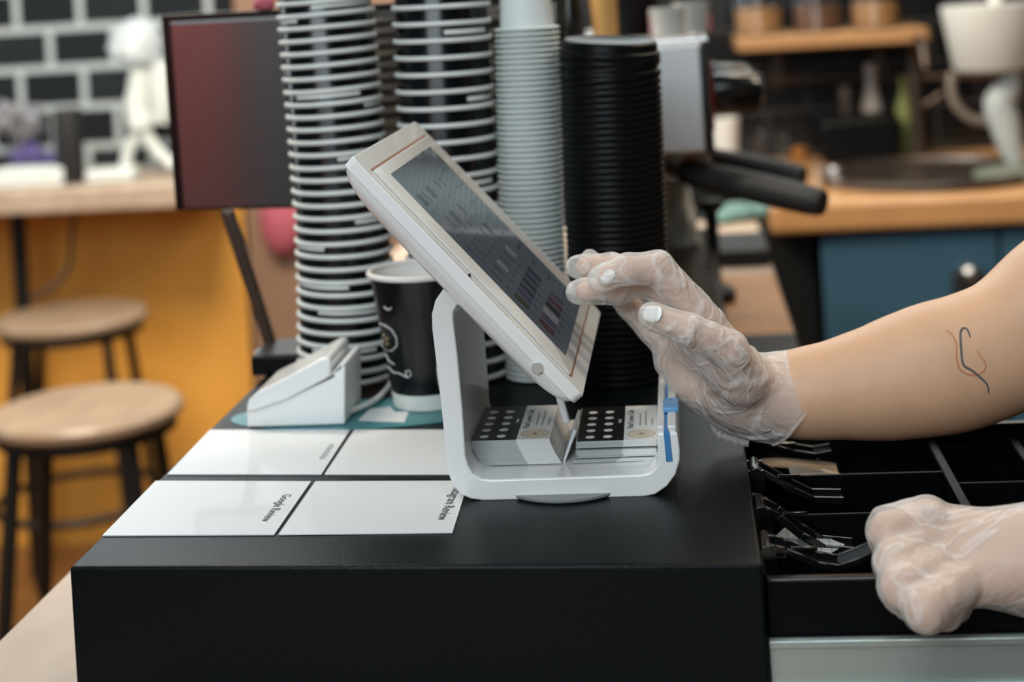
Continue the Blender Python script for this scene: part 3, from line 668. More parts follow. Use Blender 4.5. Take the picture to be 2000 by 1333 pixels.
part('stand_base',MB().box(bx0,bx0+.085,1.405,1.475,1.0005,aY(540,697,1.4).z),m_lid,mon,.003,3)
jp=aY(525,690,1.44); part('hinge',MB().lathe([(0,0),(.014,0),(.014,.01),(.010,.013),(0,.013)],(jp.x,1.44,jp.z-.008),24),m_clip,mon)
# ================================================================== PERSON
class SDF:
    def __init__(s,lo,hi,h):
        s.lo=np.array(lo,float); s.h=h; n=np.ceil((np.array(hi)-s.lo)/h).astype(int)+1; s.n=n
        ax=[s.lo[i]+h*np.arange(n[i]) for i in range(3)]
        s.X,s.Y,s.Z=[a.astype(np.float32) for a in np.meshgrid(*ax,indexing='ij')]
    def cone(s,a,b,ra,rb):
        a=np.array(a,np.float32); b=np.array(b,np.float32); d=b-a; L2=float(d@d)+1e-12
        t=np.clip(((s.X-a[0])*d[0]+(s.Y-a[1])*d[1]+(s.Z-a[2])*d[2])/L2,0,1)
        return np.sqrt((s.X-a[0]-t*d[0])**2+(s.Y-a[1]-t*d[1])**2+(s.Z-a[2]-t*d[2])**2)-(ra+t*(rb-ra))
    def ell(s,c,r,R=None):
        P=[s.X-c[0],s.Y-c[1],s.Z-c[2]]
        q=np.sqrt((P[0]/r[0])**2+(P[1]/r[1])**2+(P[2]/r[2])**2); return (q-1)*min(r)
def smin(a,b,k):
    h=np.clip(.5+.5*(b-a)/k,0,1); return b+(a-b)*h-k*h*(1-h)
def nets(D,lo,h,iso=0):
    D=D-iso; S=D<0; n=np.array(D.shape)
    c=np.zeros(n-1,int); 
    cor=[(i,j,k) for i in (0,1) for j in (0,1) for k in (0,1)]
    sub=lambda A,i,j,k:A[i:n[0]-1+i,j:n[1]-1+j,k:n[2]-1+k]
    for i,j,k in cor: c+=sub(S,i,j,k)
    act=(c>0)&(c<8); idx=-np.ones(n-1,int); ids=np.argwhere(act); idx[act]=np.arange(len(ids))
    acc=np.zeros((len(ids),3)); cnt=np.zeros(len(ids))
    V={q:sub(D,*q)[act] for q in cor}
    for q in cor:
        for ax in range(3):
            if q[ax]==0:
                p=list(q); p[ax]=1; p=tuple(p); a=V[q]; b=V[p]; m=(a<0)!=(b<0)
                t=np.where(m,a/(a-b+1e-20),0); pos=np.tile(np.array(q,float),(len(ids),1)); pos[:,ax]=t
                acc[m]+=pos[m]; cnt[m]+=1
    vs=np.array(lo)+h*(ids+acc/cnt[:,None]); fs=[]
    for ax in range(3):
        u,v=(ax+1)%3,(ax+2)%3
        sl0=[slice(1,n[i]-1) for i in range(3)]; sl0[ax]=slice(0,n[ax]-1); sl1=list(sl0); sl1[ax]=slice(1,n[ax])
        A_=S[tuple(sl0)]; B_=S[tuple(sl1)]; ch=np.argwhere(A_!=B_)
        off=np.array([1,1,1]); off[ax]=0; e=ch+off
        du=np.zeros(3,int); du[u]=1; dv=np.zeros(3,int); dv[v]=1
        g=lambda q: idx[q[:,0],q[:,1],q[:,2]]
        f=np.stack([g(e-du-dv),g(e-dv),g(e),g(e-du)],1)
        fl=A_[tuple(ch.T)]; f[~fl]=f[~fl][:,::-1]; fs.append(f)
    return vs,np.concatenate(fs)
def P3(x,y,Y): p=aY(x,y,Y); return (p.x,p.y,p.z)
def chain(S,pts,k=.004,dr=0):
    d=None
    for (x0,y0,Y0,r0),(x1,y1,Y1,r1) in zip(pts[:-1],pts[1:]):
        e=S.cone(P3(x0,y0,Y0),P3(x1,y1,Y1),PXM(r0,Y0)+dr,PXM(r1,Y1)+dr); d=e if d is None else smin(d,e,k)
    return d
# far (right) hand, gloved, reaching for the screen
def WP(x,y,z,r): q=pj((x,y,z)); return (q[0],q[1],y,r*FPX/y)
IDX=[(1378,632,1.092,37),(1284,524,1.085,31),(1226,526,1.08,28),(1184,541,1.08,24)]
MID=[(1362,642,1.115,36),(1268,545,1.11,29),(1205,566,1.105,27),(1142,570,1.10,23)]
RNG=[(1340,652,1.137,34),(1255,540,1.135,27),(1195,522,1.13,25),(1142,522,1.125,22)]
PNK=[(1312,680,1.155,32),(1232,600,1.155,22),(1188,555,1.15,19),(1160,515,1.145,16)]
THB=[(1448,742,1.085,48),(1424,684,1.068,36),(1345,644,1.058,29),(1278,619,1.058,24)]
PALM=[((1472,775,1.11,60),(1382,650,1.095,42)),((1472,775,1.12,58),(1365,660,1.115,42)),((1470,785,1.128,56),(1345,670,1.135,40)),((1462,795,1.13,54),(1318,705,1.148,38)),((1450,745,1.095,54),(1400,690,1.09,44)),((1440,790,1.13,54),(1350,750,1.14,42))]
ARM=[(1472,778,1.115,62),(1545,772,1.12,70),(1625,763,1.12,79),(1719,748,1.125,97),(1812,724,1.13,110),(1887,706,1.135,110),(1965,676,1.14,108),(2060,594,1.15,112)]+[WP(.36,1.155,1.19,.046),WP(.46,1.15,1.265,.05)]
def hand1(S,dr=0,glove=False):
    d=None
    for a,b in PALM:
        e=S.cone(P3(*a[:3]),P3(*b[:3]),PXM(a[3],a[2])+dr,PXM(b[3],b[2])+dr); d=e if d is None else smin(d,e,.006)
    for F in (IDX,MID,RNG,PNK,THB):
        F=list(F)
        if glove:
            (x0,y0,Y0,r0),(x1,y1,Y1,r1)=F[-2:]; L=math.hypot(x1-x0,y1-y0); ex=(14 if F[0] is not THB[0] else 8); F.append((x1+(x1-x0)/L*ex,y1+(y1-y0)/L*ex,Y1,r1*.92))
        d=smin(d,chain(S,F,.003,dr),.006 if F[0] is THB[0] else .0038)
    return d
def noise3(S,fr,seed,n=7):
    r=np.random.RandomState(seed); o=np.zeros_like(S.X)
    for _ in range(n):
        k=r.normal(size=3); k=k/np.linalg.norm(k)*fr*r.uniform(.6,1.5); ph=r.uniform(0,6.28)
        k2=r.normal(size=3)*fr*.5; o+=np.sin(k[0]*S.X+k[1]*S.Y+k[2]*S.Z+ph+1.2*np.sin(k2[0]*S.X+k2[1]*S.Y+k2[2]*S.Z))
    return o/n
def bounds(pts,pad):
    a=np.array([P3(*q[:3]) for q in pts]); return a.min(0)-pad,a.max(0)+pad
person=thing('person','person in black shirt reaching in from the right with clear vinyl gloves','person',(.72,1.0,0))
allpts=IDX+MID+RNG+PNK+THB+ARM
lo,hi=bounds(allpts,.05); S=SDF(lo,hi,.0022)
D=smin(hand1(S,-.0012),chain(S,ARM,.02,-.0008),.012)
v1,f1=nets(D,S.lo,S.h)
BV=None
# near (left) hand, closed on the bill clip
IX=[(1812,1016,.955,45),(1738,1040,.945,41),(1742,1086,.962,29),(1775,1100,.972,24)]
MX=[(1800,1064,.943,46),(1752,1102,.926,42),(1762,1142,.945,28),(1795,1135,.958,24)]
RX=[(1826,1112,.93,46),(1762,1146,.91,43),(1778,1176,.93,28),(1812,1165,.945,24)]
PX=[(1866,1148,.918,43),(1808,1190,.895,41),(1846,1200,.91,26),(1872,1190,.93,22)]
TX=[(1960,1060,.975,40),(1880,1060,.985,34),(1810,1085,.988,28),(1770,1105,.985,24)]
PM=[((2020,1092,.95,84),(1830,1030,.957,44)),((2020,1092,.948,84),(1820,1070,.945,46)),((2020,1095,.945,84),(1840,1112,.935,44)),((2020,1100,.94,80),(1872,1145,.925,40))]
ARM2=[(2020,1094,.947,86),(2200,1086,.93,100),WP(.40,.885,1.035,.042),WP(.455,.875,1.045,.043),WP(.475,.865,1.12,.046),WP(.475,.86,1.265,.052)]
def hand2(S,dr=0):
    d=None
    for a,b in PM:
        e=S.cone(P3(*a[:3]),P3(*b[:3]),PXM(a[3],a[2])+dr,PXM(b[3],b[2])+dr); d=e if d is None else smin(d,e,.006)
    for F in (IX,MX,RX,PX,TX): d=smin(d,chain(S,F,.005,dr),.0035)
    return d
lo,hi=bounds(IX+MX+RX+PX+TX+ARM2,.06); S2=SDF(lo,hi,.0025)
D2=smin(hand2(S2,-.0014),chain(S2,ARM2,.02,-.001),.012)
v2,f2=nets(D2,S2.lo,S2.h)
# head and neck
HC=np.array((.44,1.0,1.575)); S3=SDF(HC-np.array((.16,.14,.30)),HC+np.array((.14,.14,.17)),.005)
d=S3.ell(HC,(.095,.078,.115)); d=smin(d,S3.ell(HC+(-.028,0,-.06),(.068,.058,.07)),.03)
d=smin(d,S3.cone(HC+(-.098,0,.0),HC+(-.112,0,-.028),.008,.013),.012)
d=smin(d,S3.ell(HC+(-.088,0,-.062),(.014,.026,.010)),.008)
for q in (-1,1):
    d=smin(d,S3.ell(HC+(.005,q*.08,-.01),(.018,.009,.03)),.006)
    d=-smin(-d,S3.ell(HC+(-.102,q*.031,.012),(.016,.016,.010)),.008) if False else d
d=smin(d,S3.cone(HC+(.02,0,-.06),HC+(.06,0,-.27),.055,.06),.03)
v3,f3=nets(d,S3.lo,S3.h)
V=np.concatenate([v1,v2,v3]); Fc=np.concatenate([f1,f2+len(v1),f3+len(v1)+len(v2)])
body=mesh_obj('body',V.tolist(),Fc.tolist(),m_skin,person)
for vv in (): pass
from mathutils.bvhtree import BVHTree
bvh1=BVHTree.FromPolygons([Vector(p) for p in v1.tolist()],f1.tolist())
def hit(x,y,b=bvh1,off=.0003):
    d=ray(x,y).normalized(); h_=b.ray_cast(CAM,d); 
    return (h_[0]+h_[1]*off,h_[1]) if h_[0] is not None else (None,None)
# eyes, hair, shirt
for q in (-1,1):
    part('eye',MB().ball(HC+(-.086,q*.031,.010),.0125),m_whitec,person); 
part('hair',MB().ball(HC+(.030,0,.028),(.096,.088,.105),28,18).ball(HC+(.12,0,.0),(.045,.05,.055)),m_hair,person)
Ss=SDF((.30,.70,.62),(.92,1.32,1.42),.008)
d=Ss.cone((.69,.94,.78),(.56,.94,1.20),.125,.105); d=smin(d,Ss.cone((.69,1.06,.78),(.56,1.06,1.20),.125,.105),.06)
d=smin(d,Ss.cone((.50,.88,1.275),(.50,1.13,1.275),.062,.062),.06)
e1=aY(ARM[-3][0],ARM[-3][1],ARM[-3][2]); 
d=smin(d,Ss.cone((.50,1.145,1.265),tuple(Vector((.50,1.145,1.265)).lerp(e1,.55)),.066,.058),.03)
d=smin(d,Ss.cone((.49,.862,1.26),(.478,.863,1.13),.066,.060),.03)
d=smin(d,Ss.cone((.51,1.0,1.29),(.515,1.0,1.345),.070,.062),.03)
vs_,fs_=nets(d,Ss.lo,Ss.h); sh_=part('shirt',MB().add(vs_.tolist(),fs_.tolist()),m_shirt,person); q_=sh_.modifiers.new('smooth','SMOOTH'); q_.iterations=3
part('trousers',MB().tube([(.70,.94,.82),(.72,.93,.45),(.74,.92,.06)],[.12,.085,.06],16).tube([(.70,1.07,.82),(.72,1.1,.45),(.74,1.12,.06)],[.12,.085,.06],16),mat('dark_denim',(.02,.022,.03),.9),person)
part('shoe',MB().ball((.70,.92,.041),(.13,.045,.04)),m_rubber,person); part('shoe',MB().ball((.70,1.12,.041),(.13,.045,.04)),m_rubber,person)
# gloves
def cut(vs,fs,fn):
    keep=np.array([fn(p) for p in vs]); m=keep[fs].all(1); return vs,fs[m]
CU=[(1440,775,1.11,62),(1500,778,1.117,80),(1548,778,1.122,86)]
lo,hi=bounds(IDX+MID+RNG+PNK+THB+CU,.035); G=SDF(lo,hi,.0016)
d=smin(hand1(G,.0010,True),chain(G,CU+[(1600,780,1.125,88)],.008,0),.010)
pw=np.array(P3(1450,760,1.1)); dist=np.sqrt((G.X-pw[0])**2+(G.Y-pw[1])**2+(G.Z-pw[2])**2)
amp=.0003+.0013*np.clip(1-dist/.06,0,1)
nz=noise3(G,70,5)+.35*noise3(G,170,8)
d=d-amp*(np.exp(-(nz/.11)**2)*1.6-.4)-.00025*noise3(G,300,6)
vg,fg=nets(d,G.lo,G.h)
c0=np.array(P3(1548,778,1.122)); dirc=np.array(P3(1548,778,1.122))-np.array(P3(1460,775,1.112)); dirc/=np.linalg.norm(dirc); dirc=dirc+np.array([0,0,-.42]); dirc/=np.linalg.norm(dirc)
ang=lambda p: math.atan2(p[2]-c0[2],p[1]-c0[1])
vg,fg=cut(vg,fg,lambda p:(p-c0)@dirc< -.001+.002*math.sin(3*ang(p))+.0015*math.sin(7*ang(p)))
m_glove=glovemat('clear_vinyl_glove',.27,20,3.1); m_glove2=glovemat('clear_vinyl_glove_stretched',.22,15,9.7)
def clean(name,v,f,m,lab):
    used=np.unique(f); mp_=-np.ones(len(v),int); mp_[used]=np.arange(len(used)); o=mesh_obj(name,v[used].tolist(),mp_[f].tolist(),m,person); o['label']=lab
    me=o.data; me.attributes.remove(me.attributes['sharp_edge']) if 'sharp_edge' in me.attributes else None
    sm=o.modifiers.new('smooth','SMOOTH'); sm.factor=.5; sm.iterations=2
    bmq=bmesh.new(); bmq.from_mesh(me); B=[v_.co.copy() for v_ in bmq.verts if any(e.is_boundary for e in v_.link_edges)]; bmq.free()
    cen=sum(B,Vector())/len(B); bins={}
    for q in B: bins.setdefault(int((math.atan2(q.z-cen.z,q.y-cen.y)+math.pi)/(2*math.pi)*36)%36,[]).append(q)
    pts=[max(bins[k],key=lambda q:(q-cen).length)+person.location for k in sorted(bins)]
    return o,pts
sk=body.modifiers.new('smooth','SMOOTH'); sk.factor=.5; sk.iterations=2
me=body.data; me.attributes.remove(me.attributes['sharp_edge']) if 'sharp_edge' in me.attributes else None
g1,rim=clean('glove',vg,fg,m_glove,'loose wrinkled clear glove on the hand at the tablet')
if len(rim)>20: 
    rp=[sum((rim[(i+k)%len(rim)] for k in range(-1,2)),Vector())/3 for i in range(len(rim))]; rp.append(rp[0]); part('rolled_cuff',MB().tube(smooth_pts(rp,4),.0013,8,False),m_glove2,g1)
# hanging cuff scrap
hs=[P3(x,y,1.135) for x,y in ((1388,822),(1400,846),(1430,858),(1462,866))]; 
mb=MB()
for k in range(2): mb.tube(smooth_pts([Vector(q)+Vector((0,.004*k,-.002*k)) for q in hs],5),[.0016+.0012*math.sin(i*1.3)**2 for i in range(16)],8)
part('cuff_edge',mb,m_glove2,g1)
lo,hi=bounds(IX+MX+RX+PX+TX+[(2020,1092,.95,84),(2110,1092,.95,84)],.045); G2=SDF(lo,hi,.0018)
d=smin(hand2(G2,.0008),chain(G2,[(2010,1092,.947,92),(2090,1090,.95,104),(2150,1090,.95,110)],.01,0),.012)
nz=noise3(G2,55,11)+.3*noise3(G2,150,4)
d=d-.0009*(np.exp(-(nz/.09)**2)*1.5-.3)
vh,fh=nets(d,G2.lo,G2.h); c2_=np.array(P3(2120,1090,.95))
vh,fh=cut(vh,fh,lambda p:p[0]<c2_[0]); g2,rim2=clean('glove',vh,fh,m_glove2,'smooth clear glove stretched over the closed hand')
# nails
def nail(px,length,wid,d1,lab):
    p,n=hit(*px); q,_=hit(px[0]+d1[0],px[1]+d1[1])
    if p is None or q is None: return
    ax=(q-p).normalized(); n=n.normalized(); sd=n.cross(ax).normalized(); mb=MB(); vs=[];fs=[]; N=8
    for i in range(N+1):
        for j in range(N+1):
            u=i/N*2-1; w_=j/N*2-1; k=math.sqrt(max(0,1-abs(u)**3))
            vs.append(p+ax*(u*length/2)+sd*(w_*wid/2*k)+n*(.0009-.0016*(w_*k)**2-.0006*u*u))
    for i in range(N):
        for j in range(N): a_=i*(N+1)+j; fs.append((a_,a_+1,a_+N+2,a_+N+1))
    o=part('fingernail',mb.add(vs,fs),m_nail,person,label=lab); so=o.modifiers.new('thick','SOLIDIFY'); so.thickness=.0006
nail((1274,613),.0155,.0115,(-10,-1),'white-painted thumbnail')
nail((1188,540),.012,.008,(-8,6),'white-painted index fingernail')
# tattoo
def ink(pts,r,m,name='tattoo'):
    P=[hit(x,y,off=.0001)[0] for x,y in pts]; P=[p for p in P if p is not None]
    if len(P)>2: P=smooth_pts(P,4); part(name,MB().tube(P,[r*(.6+.4*math.sin(math.pi*i/(len(P)-1))) for i in range(len(P))],6),m,person,label='fine tattoo line on the forearm')
ink([(1895,660),(1890,645),(1882,641),(1876,650),(1877,680),(1881,712),(1898,724),(1915,738),(1928,752),(1931,768)],.0008,m_tattoog)
ink([(1848,645),(1860,655),(1868,675),(1868,700),(1875,722),(1892,732),(1905,730)],.0006,m_tattooo)
ink([(1908,685),(1915,697),(1925,712),(1918,728),(1900,735)],.0005,m_tattooo)
# ================================================================== ESPRESSO MACHINE SIDE
YE=1.82
em_=thing('espresso_machine','steel espresso machine behind the stack of black lids','coffee machine',(aY(1250,300,2.0).x,2.0,.9))
xl=aY(1104,200,YE).x; xr=aY(1384,200,YE).x; zt_=aY(1380,85,YE).z; zb=aY(1380,298,YE).z
part('upper_body',MB().box(xl,xr-.004,YE,2.35,zb,zt_),m_steel,em_,.004)
part('side_trim',MB().box(xr-.004,xr+.004,YE-.003,2.35,zb-.004,zt_+.004),m_blackmetal,em_,.002)
part('red_strip',MB().box(xr+.004,xr+.006,YE+.01,YE+.03,zt_-.10,zt_-.02),m_red,em_,label='red strip')
part('cup_rail',MB().tube([(xl,YE+.005,zt_+.004),(xr,YE+.005,zt_+.004),(xr,2.34,zt_+.004),(xl,2.34,zt_+.004)],.0028,10),m_chrome,em_)
part('lower_body',MB().box(xl,aY(1300,400,YE).x,YE+.02,2.33,.955,zb),m_dark,em_,.004)
part('foot',MB().box(xl+.01,xl+.04,YE+.04,YE+.07,.9005,.956),m_rubber,em_)
part('foot',MB().box(xl+.01,xl+.04,2.26,2.29,.9005,.956),m_rubber,em_)
part('foot',MB().box(aY(1395,500,YE).x-.04,aY(1395,500,YE).x-.01,2.26,2.29,.9005,.956),m_rubber,em_)
dtx=aY(1408,520,YE).x
dt=part('drip_tray',MB().box(xl,dtx,1.66,2.3,.93,.975),m_blackmetal,em_,.003)
g=MB()
for k in range(26): g.box(aY(1335,520,YE).x-.06,dtx-.006,1.68+.023*k,1.692+.023*k,.975,.979)
part('grille',g,m_brownmetal,dt)
def knob(px0,px1,Y,r,m,name,par,lab=None):
    a_=aY(*px0,Y); b_=aY(*px1,Y); pts=[a_+(b_-a_)*t for t in (0,.06,.1,.8,.95,1)]; return part(name,MB().tube(pts,[r*.6,r*.6,r,r,r*.8,r*.45],20),m,par,label=lab)
knob((1386,182),(1492,180),1.95,.026,m_clip,'steam_knob',em_,'black steam knob')
knob((1380,150),(1470,152),2.1,.018,m_clip,'steam_knob',em_,'smaller steam knob behind')
part('indicator',MB().ball(aY(1344,318,1.9),(.012,.012,.008)),m_orange,em_,label='orange part')
ghead=MB().lathe([(0,0),(.036,0),(.036,.04),(0,.04)],(aY(1330,320,1.93).x,1.93,aY(1330,320,1.93).z-.01),28)
part('group_head',ghead,m_steel,em_)
def porta(a,b,Y0,Y1,lab):
    A_=aY(*a,Y0); B_=aY(*b,Y1); t_=thing('portafilter',lab,'portafilter',A_)
    d_=(B_-A_); pts=[A_+d_*q for q in (0,.05,.12,.3,.6,.8,.93,.98,1)]
    part('handle',MB().tube(smooth_pts(pts,3),[.0135+.004*math.sin(math.pi*min(1,i/24)) if i<24 else .012 for i in range(25)][:25],18),m_rubber,t_)
    part('neck',MB().tube([A_-d_*.18,A_+d_*.02],.008,14),m_chrome,t_)
    part('basket',MB().lathe([(0,-.02),(.022,-.02),(.032,-.012),(.034,.012),(0,.012)],A_-d_*.30,28),m_chrome,t_)
porta((1335,335),(1608,397),1.88,1.78,'nearer black-handled portafilter jutting right from the espresso machine')
porta((1345,305),(1570,348),2.12,2.05,'farther black-handled portafilter behind the nearer one on the espresso machine')
# on top of machine
def cup_at(px,py,Y,z,r,h,m,name,lab,cat,grp=None,taper=.8):
    p=aY(px,py,Y); t_=tag(part(name,MB().lathe([(0,z),(r*taper,z),(r,z+h),(r-.003,z+h),(r*taper-.003,z+.004),(0,z+.004)],(p.x,Y,0),32),m),lab,cat,grp); return t_
for k,(px,Y,r,h,lab) in enumerate(((1305,1.95,.028,.05,'pale grey cup at the left on top of the espresso machine'),(1352,2.02,.03,.055,'pale grey cup at the right on top of the espresso machine'))):
    cup_at(px,60,Y,zt_+.006,r*.8,h*.7,mat('grey_glassware',(.30,.30,.29),.2),'coffee_cup',lab,'cup')
x_=aY(1270,70,2.1).x; o=part('tea_box',MB().box(x_-.0,x_+.05,2.1,2.16,zt_+.001,zt_+.035),mat('pink_striped_card',s(140,100,110),.6,0,0,1,var=.6,vscale=3,stretch=(1,1,90)),None,.002); tag(o,'pink striped packet on top of the espresso machine','packet')
x_=aY(1400,80,2.2).x; o=part('storage_tin',MB().lathe([(0,0),(.024,0),(.024,.02),(.018,.026),(0,.026)],(x_-.03,2.2,zt_+.001),24),m_pink); tag(o,'small pink tin at the right end of the espresso machine top','tin')
x_=aY(1112,60,2.0).x
for dx,m_,h,lab in ((.0,m_clip,.10,'slim black syrup bottle on the left of the espresso machine top'),(.045,m_yel,.11,'yellow packet on the left of the espresso machine top')):
    o=part('syrup_bottle' if m_ is m_clip else 'snack_packet',MB().lathe([(0,0),(.016,0),(.017,.06),(.008,.085),(.007,h),(0,h)],(x_+dx,2.0,zt_+.001),20),m_); tag(o,lab,'bottle' if m_ is m_clip else 'packet')
x_=aY(1215,60,2.1).x; o=part('bean_hopper',MB().lathe([(0,0),(.04,0),(.06,.09),(.06,.16),(.05,.17),(0,.17)],(x_,2.18,zt_+.001),28),m_lid); tag(o,'black hopper in the middle of the espresso machine top','hopper')
# bits on the counter beside the machine
def onc(px,py,z=.9): return az(px,py,z)
q=onc(1320,475); 
mb=MB(); rp_=random.Random(5)
n=14; vs=[];fs=[]
for i in range(n):
    a_=2*math.pi*i/n
    for j in range(7):
        r=(.032-.002*j)*(1+rp_.uniform(-.18,.18)); vs.append((aY(1316,430,2.15).x+r*math.cos(a_),2.15+r*math.sin(a_),.9795+j*.014))
for i in range(n):
    for j in range(6): fs.append((i*7+j,((i+1)%n)*7+j,((i+1)%n)*7+j+1,i*7+j+1))
fs.append(tuple(i*7 for i in range(n)));
o=part('paper_bag',mb.add(vs,fs),m_cupw); tag(o,'crumpled white paper bag on the drip tray behind the black lids','bag')
p=aY(1388,400,2.12); tm=thing('tamper','black coffee tamper upright beside the espresso machine grille','tamper',(p.x,2.12,.9))
part('tamper_knob',MB().lathe([(0,0),(.012,0),(.018,.006),(.016,.014),(0,.017)],(p.x,2.12,p.z-.008),24),m_rubber,tm)
part('tamper_stem',MB().tube([(p.x,2.12,.93),(p.x,2.12,p.z-.007)],.0085,16),m_rubber,tm)
part('tamper_base',MB().lathe([(0,0),(.026,0),(.026,.02),(.012,.028),(0,.03)],(p.x,2.12,.9005),28),m_rubber,tm)
a_=az(1405,524,.9); b_=az(1540,524,.9); o=part('drainer_mat',MB().box(a_.x,.118,a_.y,a_.y+.17,.9005,.925),m_rubber,None,.004); tag(o,'dark rubber mat on the counter beside the espresso machine','mat')
a_=az(1410,700,.9); o=part('counter_tray',MB().box(.0,.118,a_.y-.02,az(1410,668,.9).y,.9005,.908),m_rubber,None,.003); tag(o,'flat black tray at the counter edge below the wooden strip','tray')
a_=az(1460,418,.9); mb=MB(); n=10
for (dx,dy,rx_,h_) in ((0,0,.04,.018),(.03,.02,.03,.014),(-.03,-.02,.03,.012)): mb.ball((a_.x+dx-.02,a_.y+dy-.05,.903+h_*.4),(rx_,.05,h_))
o=part('dish_cloth',mb,m_tealc); tag(o,'crumpled teal dish cloth on the far end of the counter','cloth')
# warm-oak surface board by machine
x0=onc(1412,668).x; x1_=.1195
o=part('cutting_board',MB().box(-.02,.117,az(1500,668,.905).y,2.3,.9005,.906),woodmat('amber_board',(.34,.16,.055),(.42,.20,.075),.5,(3,1,3)),None,.002); tag(o,'honey-coloured wooden board at the counter edge beside the espresso machine','board')
# ================================================================== BACK COUNTER, SINK, CABINET
YK=3.1; zK=.888; xk=aY(1505,430,YK).x
o=part('back_worktop',MB().box(xk,2.6,YK,BW-.002,zK-.062,zK),MATS['warm_counter_oak'],None,.012,3); tag(o,'warm oak back worktop with the sink, above the blue cabinet','worktop')
xc0=aY(1610,560,YK+.03).x
cab=thing('base_cabinet','petrol blue base cabinet under the oak back worktop','cabinet',(xc0+.4,YK+.3,0))
part('cabinet_body',MB().box(xc0+.004,2.6,YK+.05,BW-.02,.08,zK-.0625),m_dark,cab)
xs_=aY(1958,560,YK+.03).x
for i,(u0,u1) in enumerate(((xc0,xs_-.004),(xs_+.004,xs_+.45))):
    dr=part('cabinet_door',MB().box(u0,u1,YK+.03,YK+.05,.10,zK-.075),m_bluecab,cab,.003)
    if i==0:
        kb=aY(1890,530,YK+.03); part('door_knob',MB().ball((kb.x,YK+.012,kb.z),(.017,.017,.017)).tube([(kb.x,YK+.03,kb.z),(kb.x,YK+.01,kb.z)],.006),m_chrome,dr,label='polished metal knob')
kb=aY(1893,575,YK+.0); o=part('hanging_cloth',MB().box(kb.x-.03,kb.x+.035,YK+.0,YK+.012,kb.z-.1,kb.z+.045),m_rubber,None,.006,3); tag(o,'dark cloth hanging from the blue cabinet knob','cloth')
xg=aY(1395,440,YK+.1).x
o=part('side_unit',MB().box(aY(1290,500,YK).x,xc0-.006,YK+.12,BW-.02,0.0005,zK-.064),m_dark,None,.004); tag(o,'black unit left of the blue cabinet','cabinet')
o=part('rear_sideboard',MB().box(aY(1290,300,YK+.2).x,xk-.01,YK+.2,BW-.02,zK-.06,.93),m_dark,None,.004); tag(o,'black sideboard top holding cups and glasses behind the portafilters','sideboard')
sk_=aY(1820,362,3.35); sn=thing('sink','round steel sink basin set in the oak back worktop','sink',(sk_.x,3.38,zK))
part('sink_rim',MB().lathe([(.20,zK+.001),(.235,zK+.001),(.235,zK+.012),(.225,zK+.018),(.205,zK+.018),(.20,zK+.012)],(sk_.x,3.38,0),56,closed=True),m_brownmetal,sn)
part('sink_bowl',MB().lathe([(.203,zK+.012),(.19,zK+.004),(.0,zK+.002),(0,zK+.0012),(.2,zK+.0012)],(sk_.x,3.38,0),56),m_brownmetal,sn)
fp=aY(1805,345,3.62); ft=thing('faucet','tall steel faucet behind the sink','faucet',(fp.x,3.68,zK))
part('faucet_body',MB().tube([(fp.x,3.68,zK+.0005),(fp.x,3.68,zK+.10),(fp.x,3.68,zK+.2)],[.02,.016,.014],16),m_brownmetal,ft)
part('spout',MB().tube(smooth_pts([(fp.x,3.68,zK+.2),(fp.x,3.67,zK+.25),(fp.x,3.6,zK+.28),(fp.x,3.52,zK+.26),(fp.x,3.5,zK+.22)]),.010,12),m_brownmetal,ft)
part('lever',MB().tube([(fp.x+.015,3.68,zK+.12),(fp.x+.06,3.67,zK+.15)],.006),m_brownmetal,ft)
def item(name,lab,cat,px0,px1,pyt,pyb,Y,prof,m,z=None):
    a_=aY(px0,(pyt+pyb)/2,Y); b_=aY(px1,(pyt+pyb)/2,Y); r=(b_.x-a_.x)/2; x=(a_.x+b_.x)/2; zb_=z if z is not None else aY((px0+px1)/2,pyb,Y).z; ht=aY((px0+px1)/2,pyt,Y).z-zb_
    o=part(name,MB().lathe([(q*r,zb_+w_*ht) for q,w_ in prof],(x,Y,0),32),m); return tag(o,lab,cat)
CYL=[(0,0),(.92,0),(1,.04),(1,.96),(.94,1),(0,1)]; OPEN=[(0,0),(.75,0),(1,1),(.93,1),(.7,.06),(0,.06)]; BOT=[(0,0),(.95,0),(1,.05),(1,.6),(.4,.8),(.35,.97),(.4,1),(0,1)]
a_=aY(1622,300,3.45); b_=aY(1790,300,3.45); o=part('toaster',MB().box(a_.x,b_.x,3.66,3.80,zK+.0005,aY(1700,232,3.6).z),m_lid,None,.015,3); tag(o,'black box-shaped appliance on the back worktop by the wall','appliance')
item('mug','white mug just right of the espresso machine panel','mug',1388,1445,232,300,3.4,OPEN,m_whitec,.9303)
item('glass_tumbler','glass tumbler right of the white mug on the black sideboard','glass',1450,1498,255,320,3.45,OPEN,m_glass,.9303)
item('glass_tumbler','second glass tumbler right of the white mug on the black sideboard','glass',1503,1545,262,325,3.5,OPEN,m_glass,.9303)
item('honey_jar','small amber jar at the right end of the black sideboard','jar',1546,1578,288,330,3.42,CYL,m_orange and mat('amber_glass',s(135,88,42),.2),.9303)
item('sugar_bowl','small metal bowl at the left end of the oak back worktop','bowl',1585,1612,325,348,3.3,OPEN,m_chrome,zK+.0005)
item('spice_pot','small bright metal pot beside the metal bowl on the oak back worktop','pot',1616,1645,326,352,3.3,CYL,m_chrome,zK+.0005)
item('green_bottle','olive green bottle standing behind the sink','bottle',1750,1784,150,300,3.78,BOT,m_green,zK+.0005)
item('carafe','pale glass carafe standing behind the black appliance','carafe',1680,1728,125,300,3.82,[(0,0),(.9,0),(1,.3),(.9,.5),(.4,.8),(.45,1),(.38,1),(.3,.8),(0,.78)],mat('frosted_glass',(.42,.36,.32),.3,0),zK+.0005)
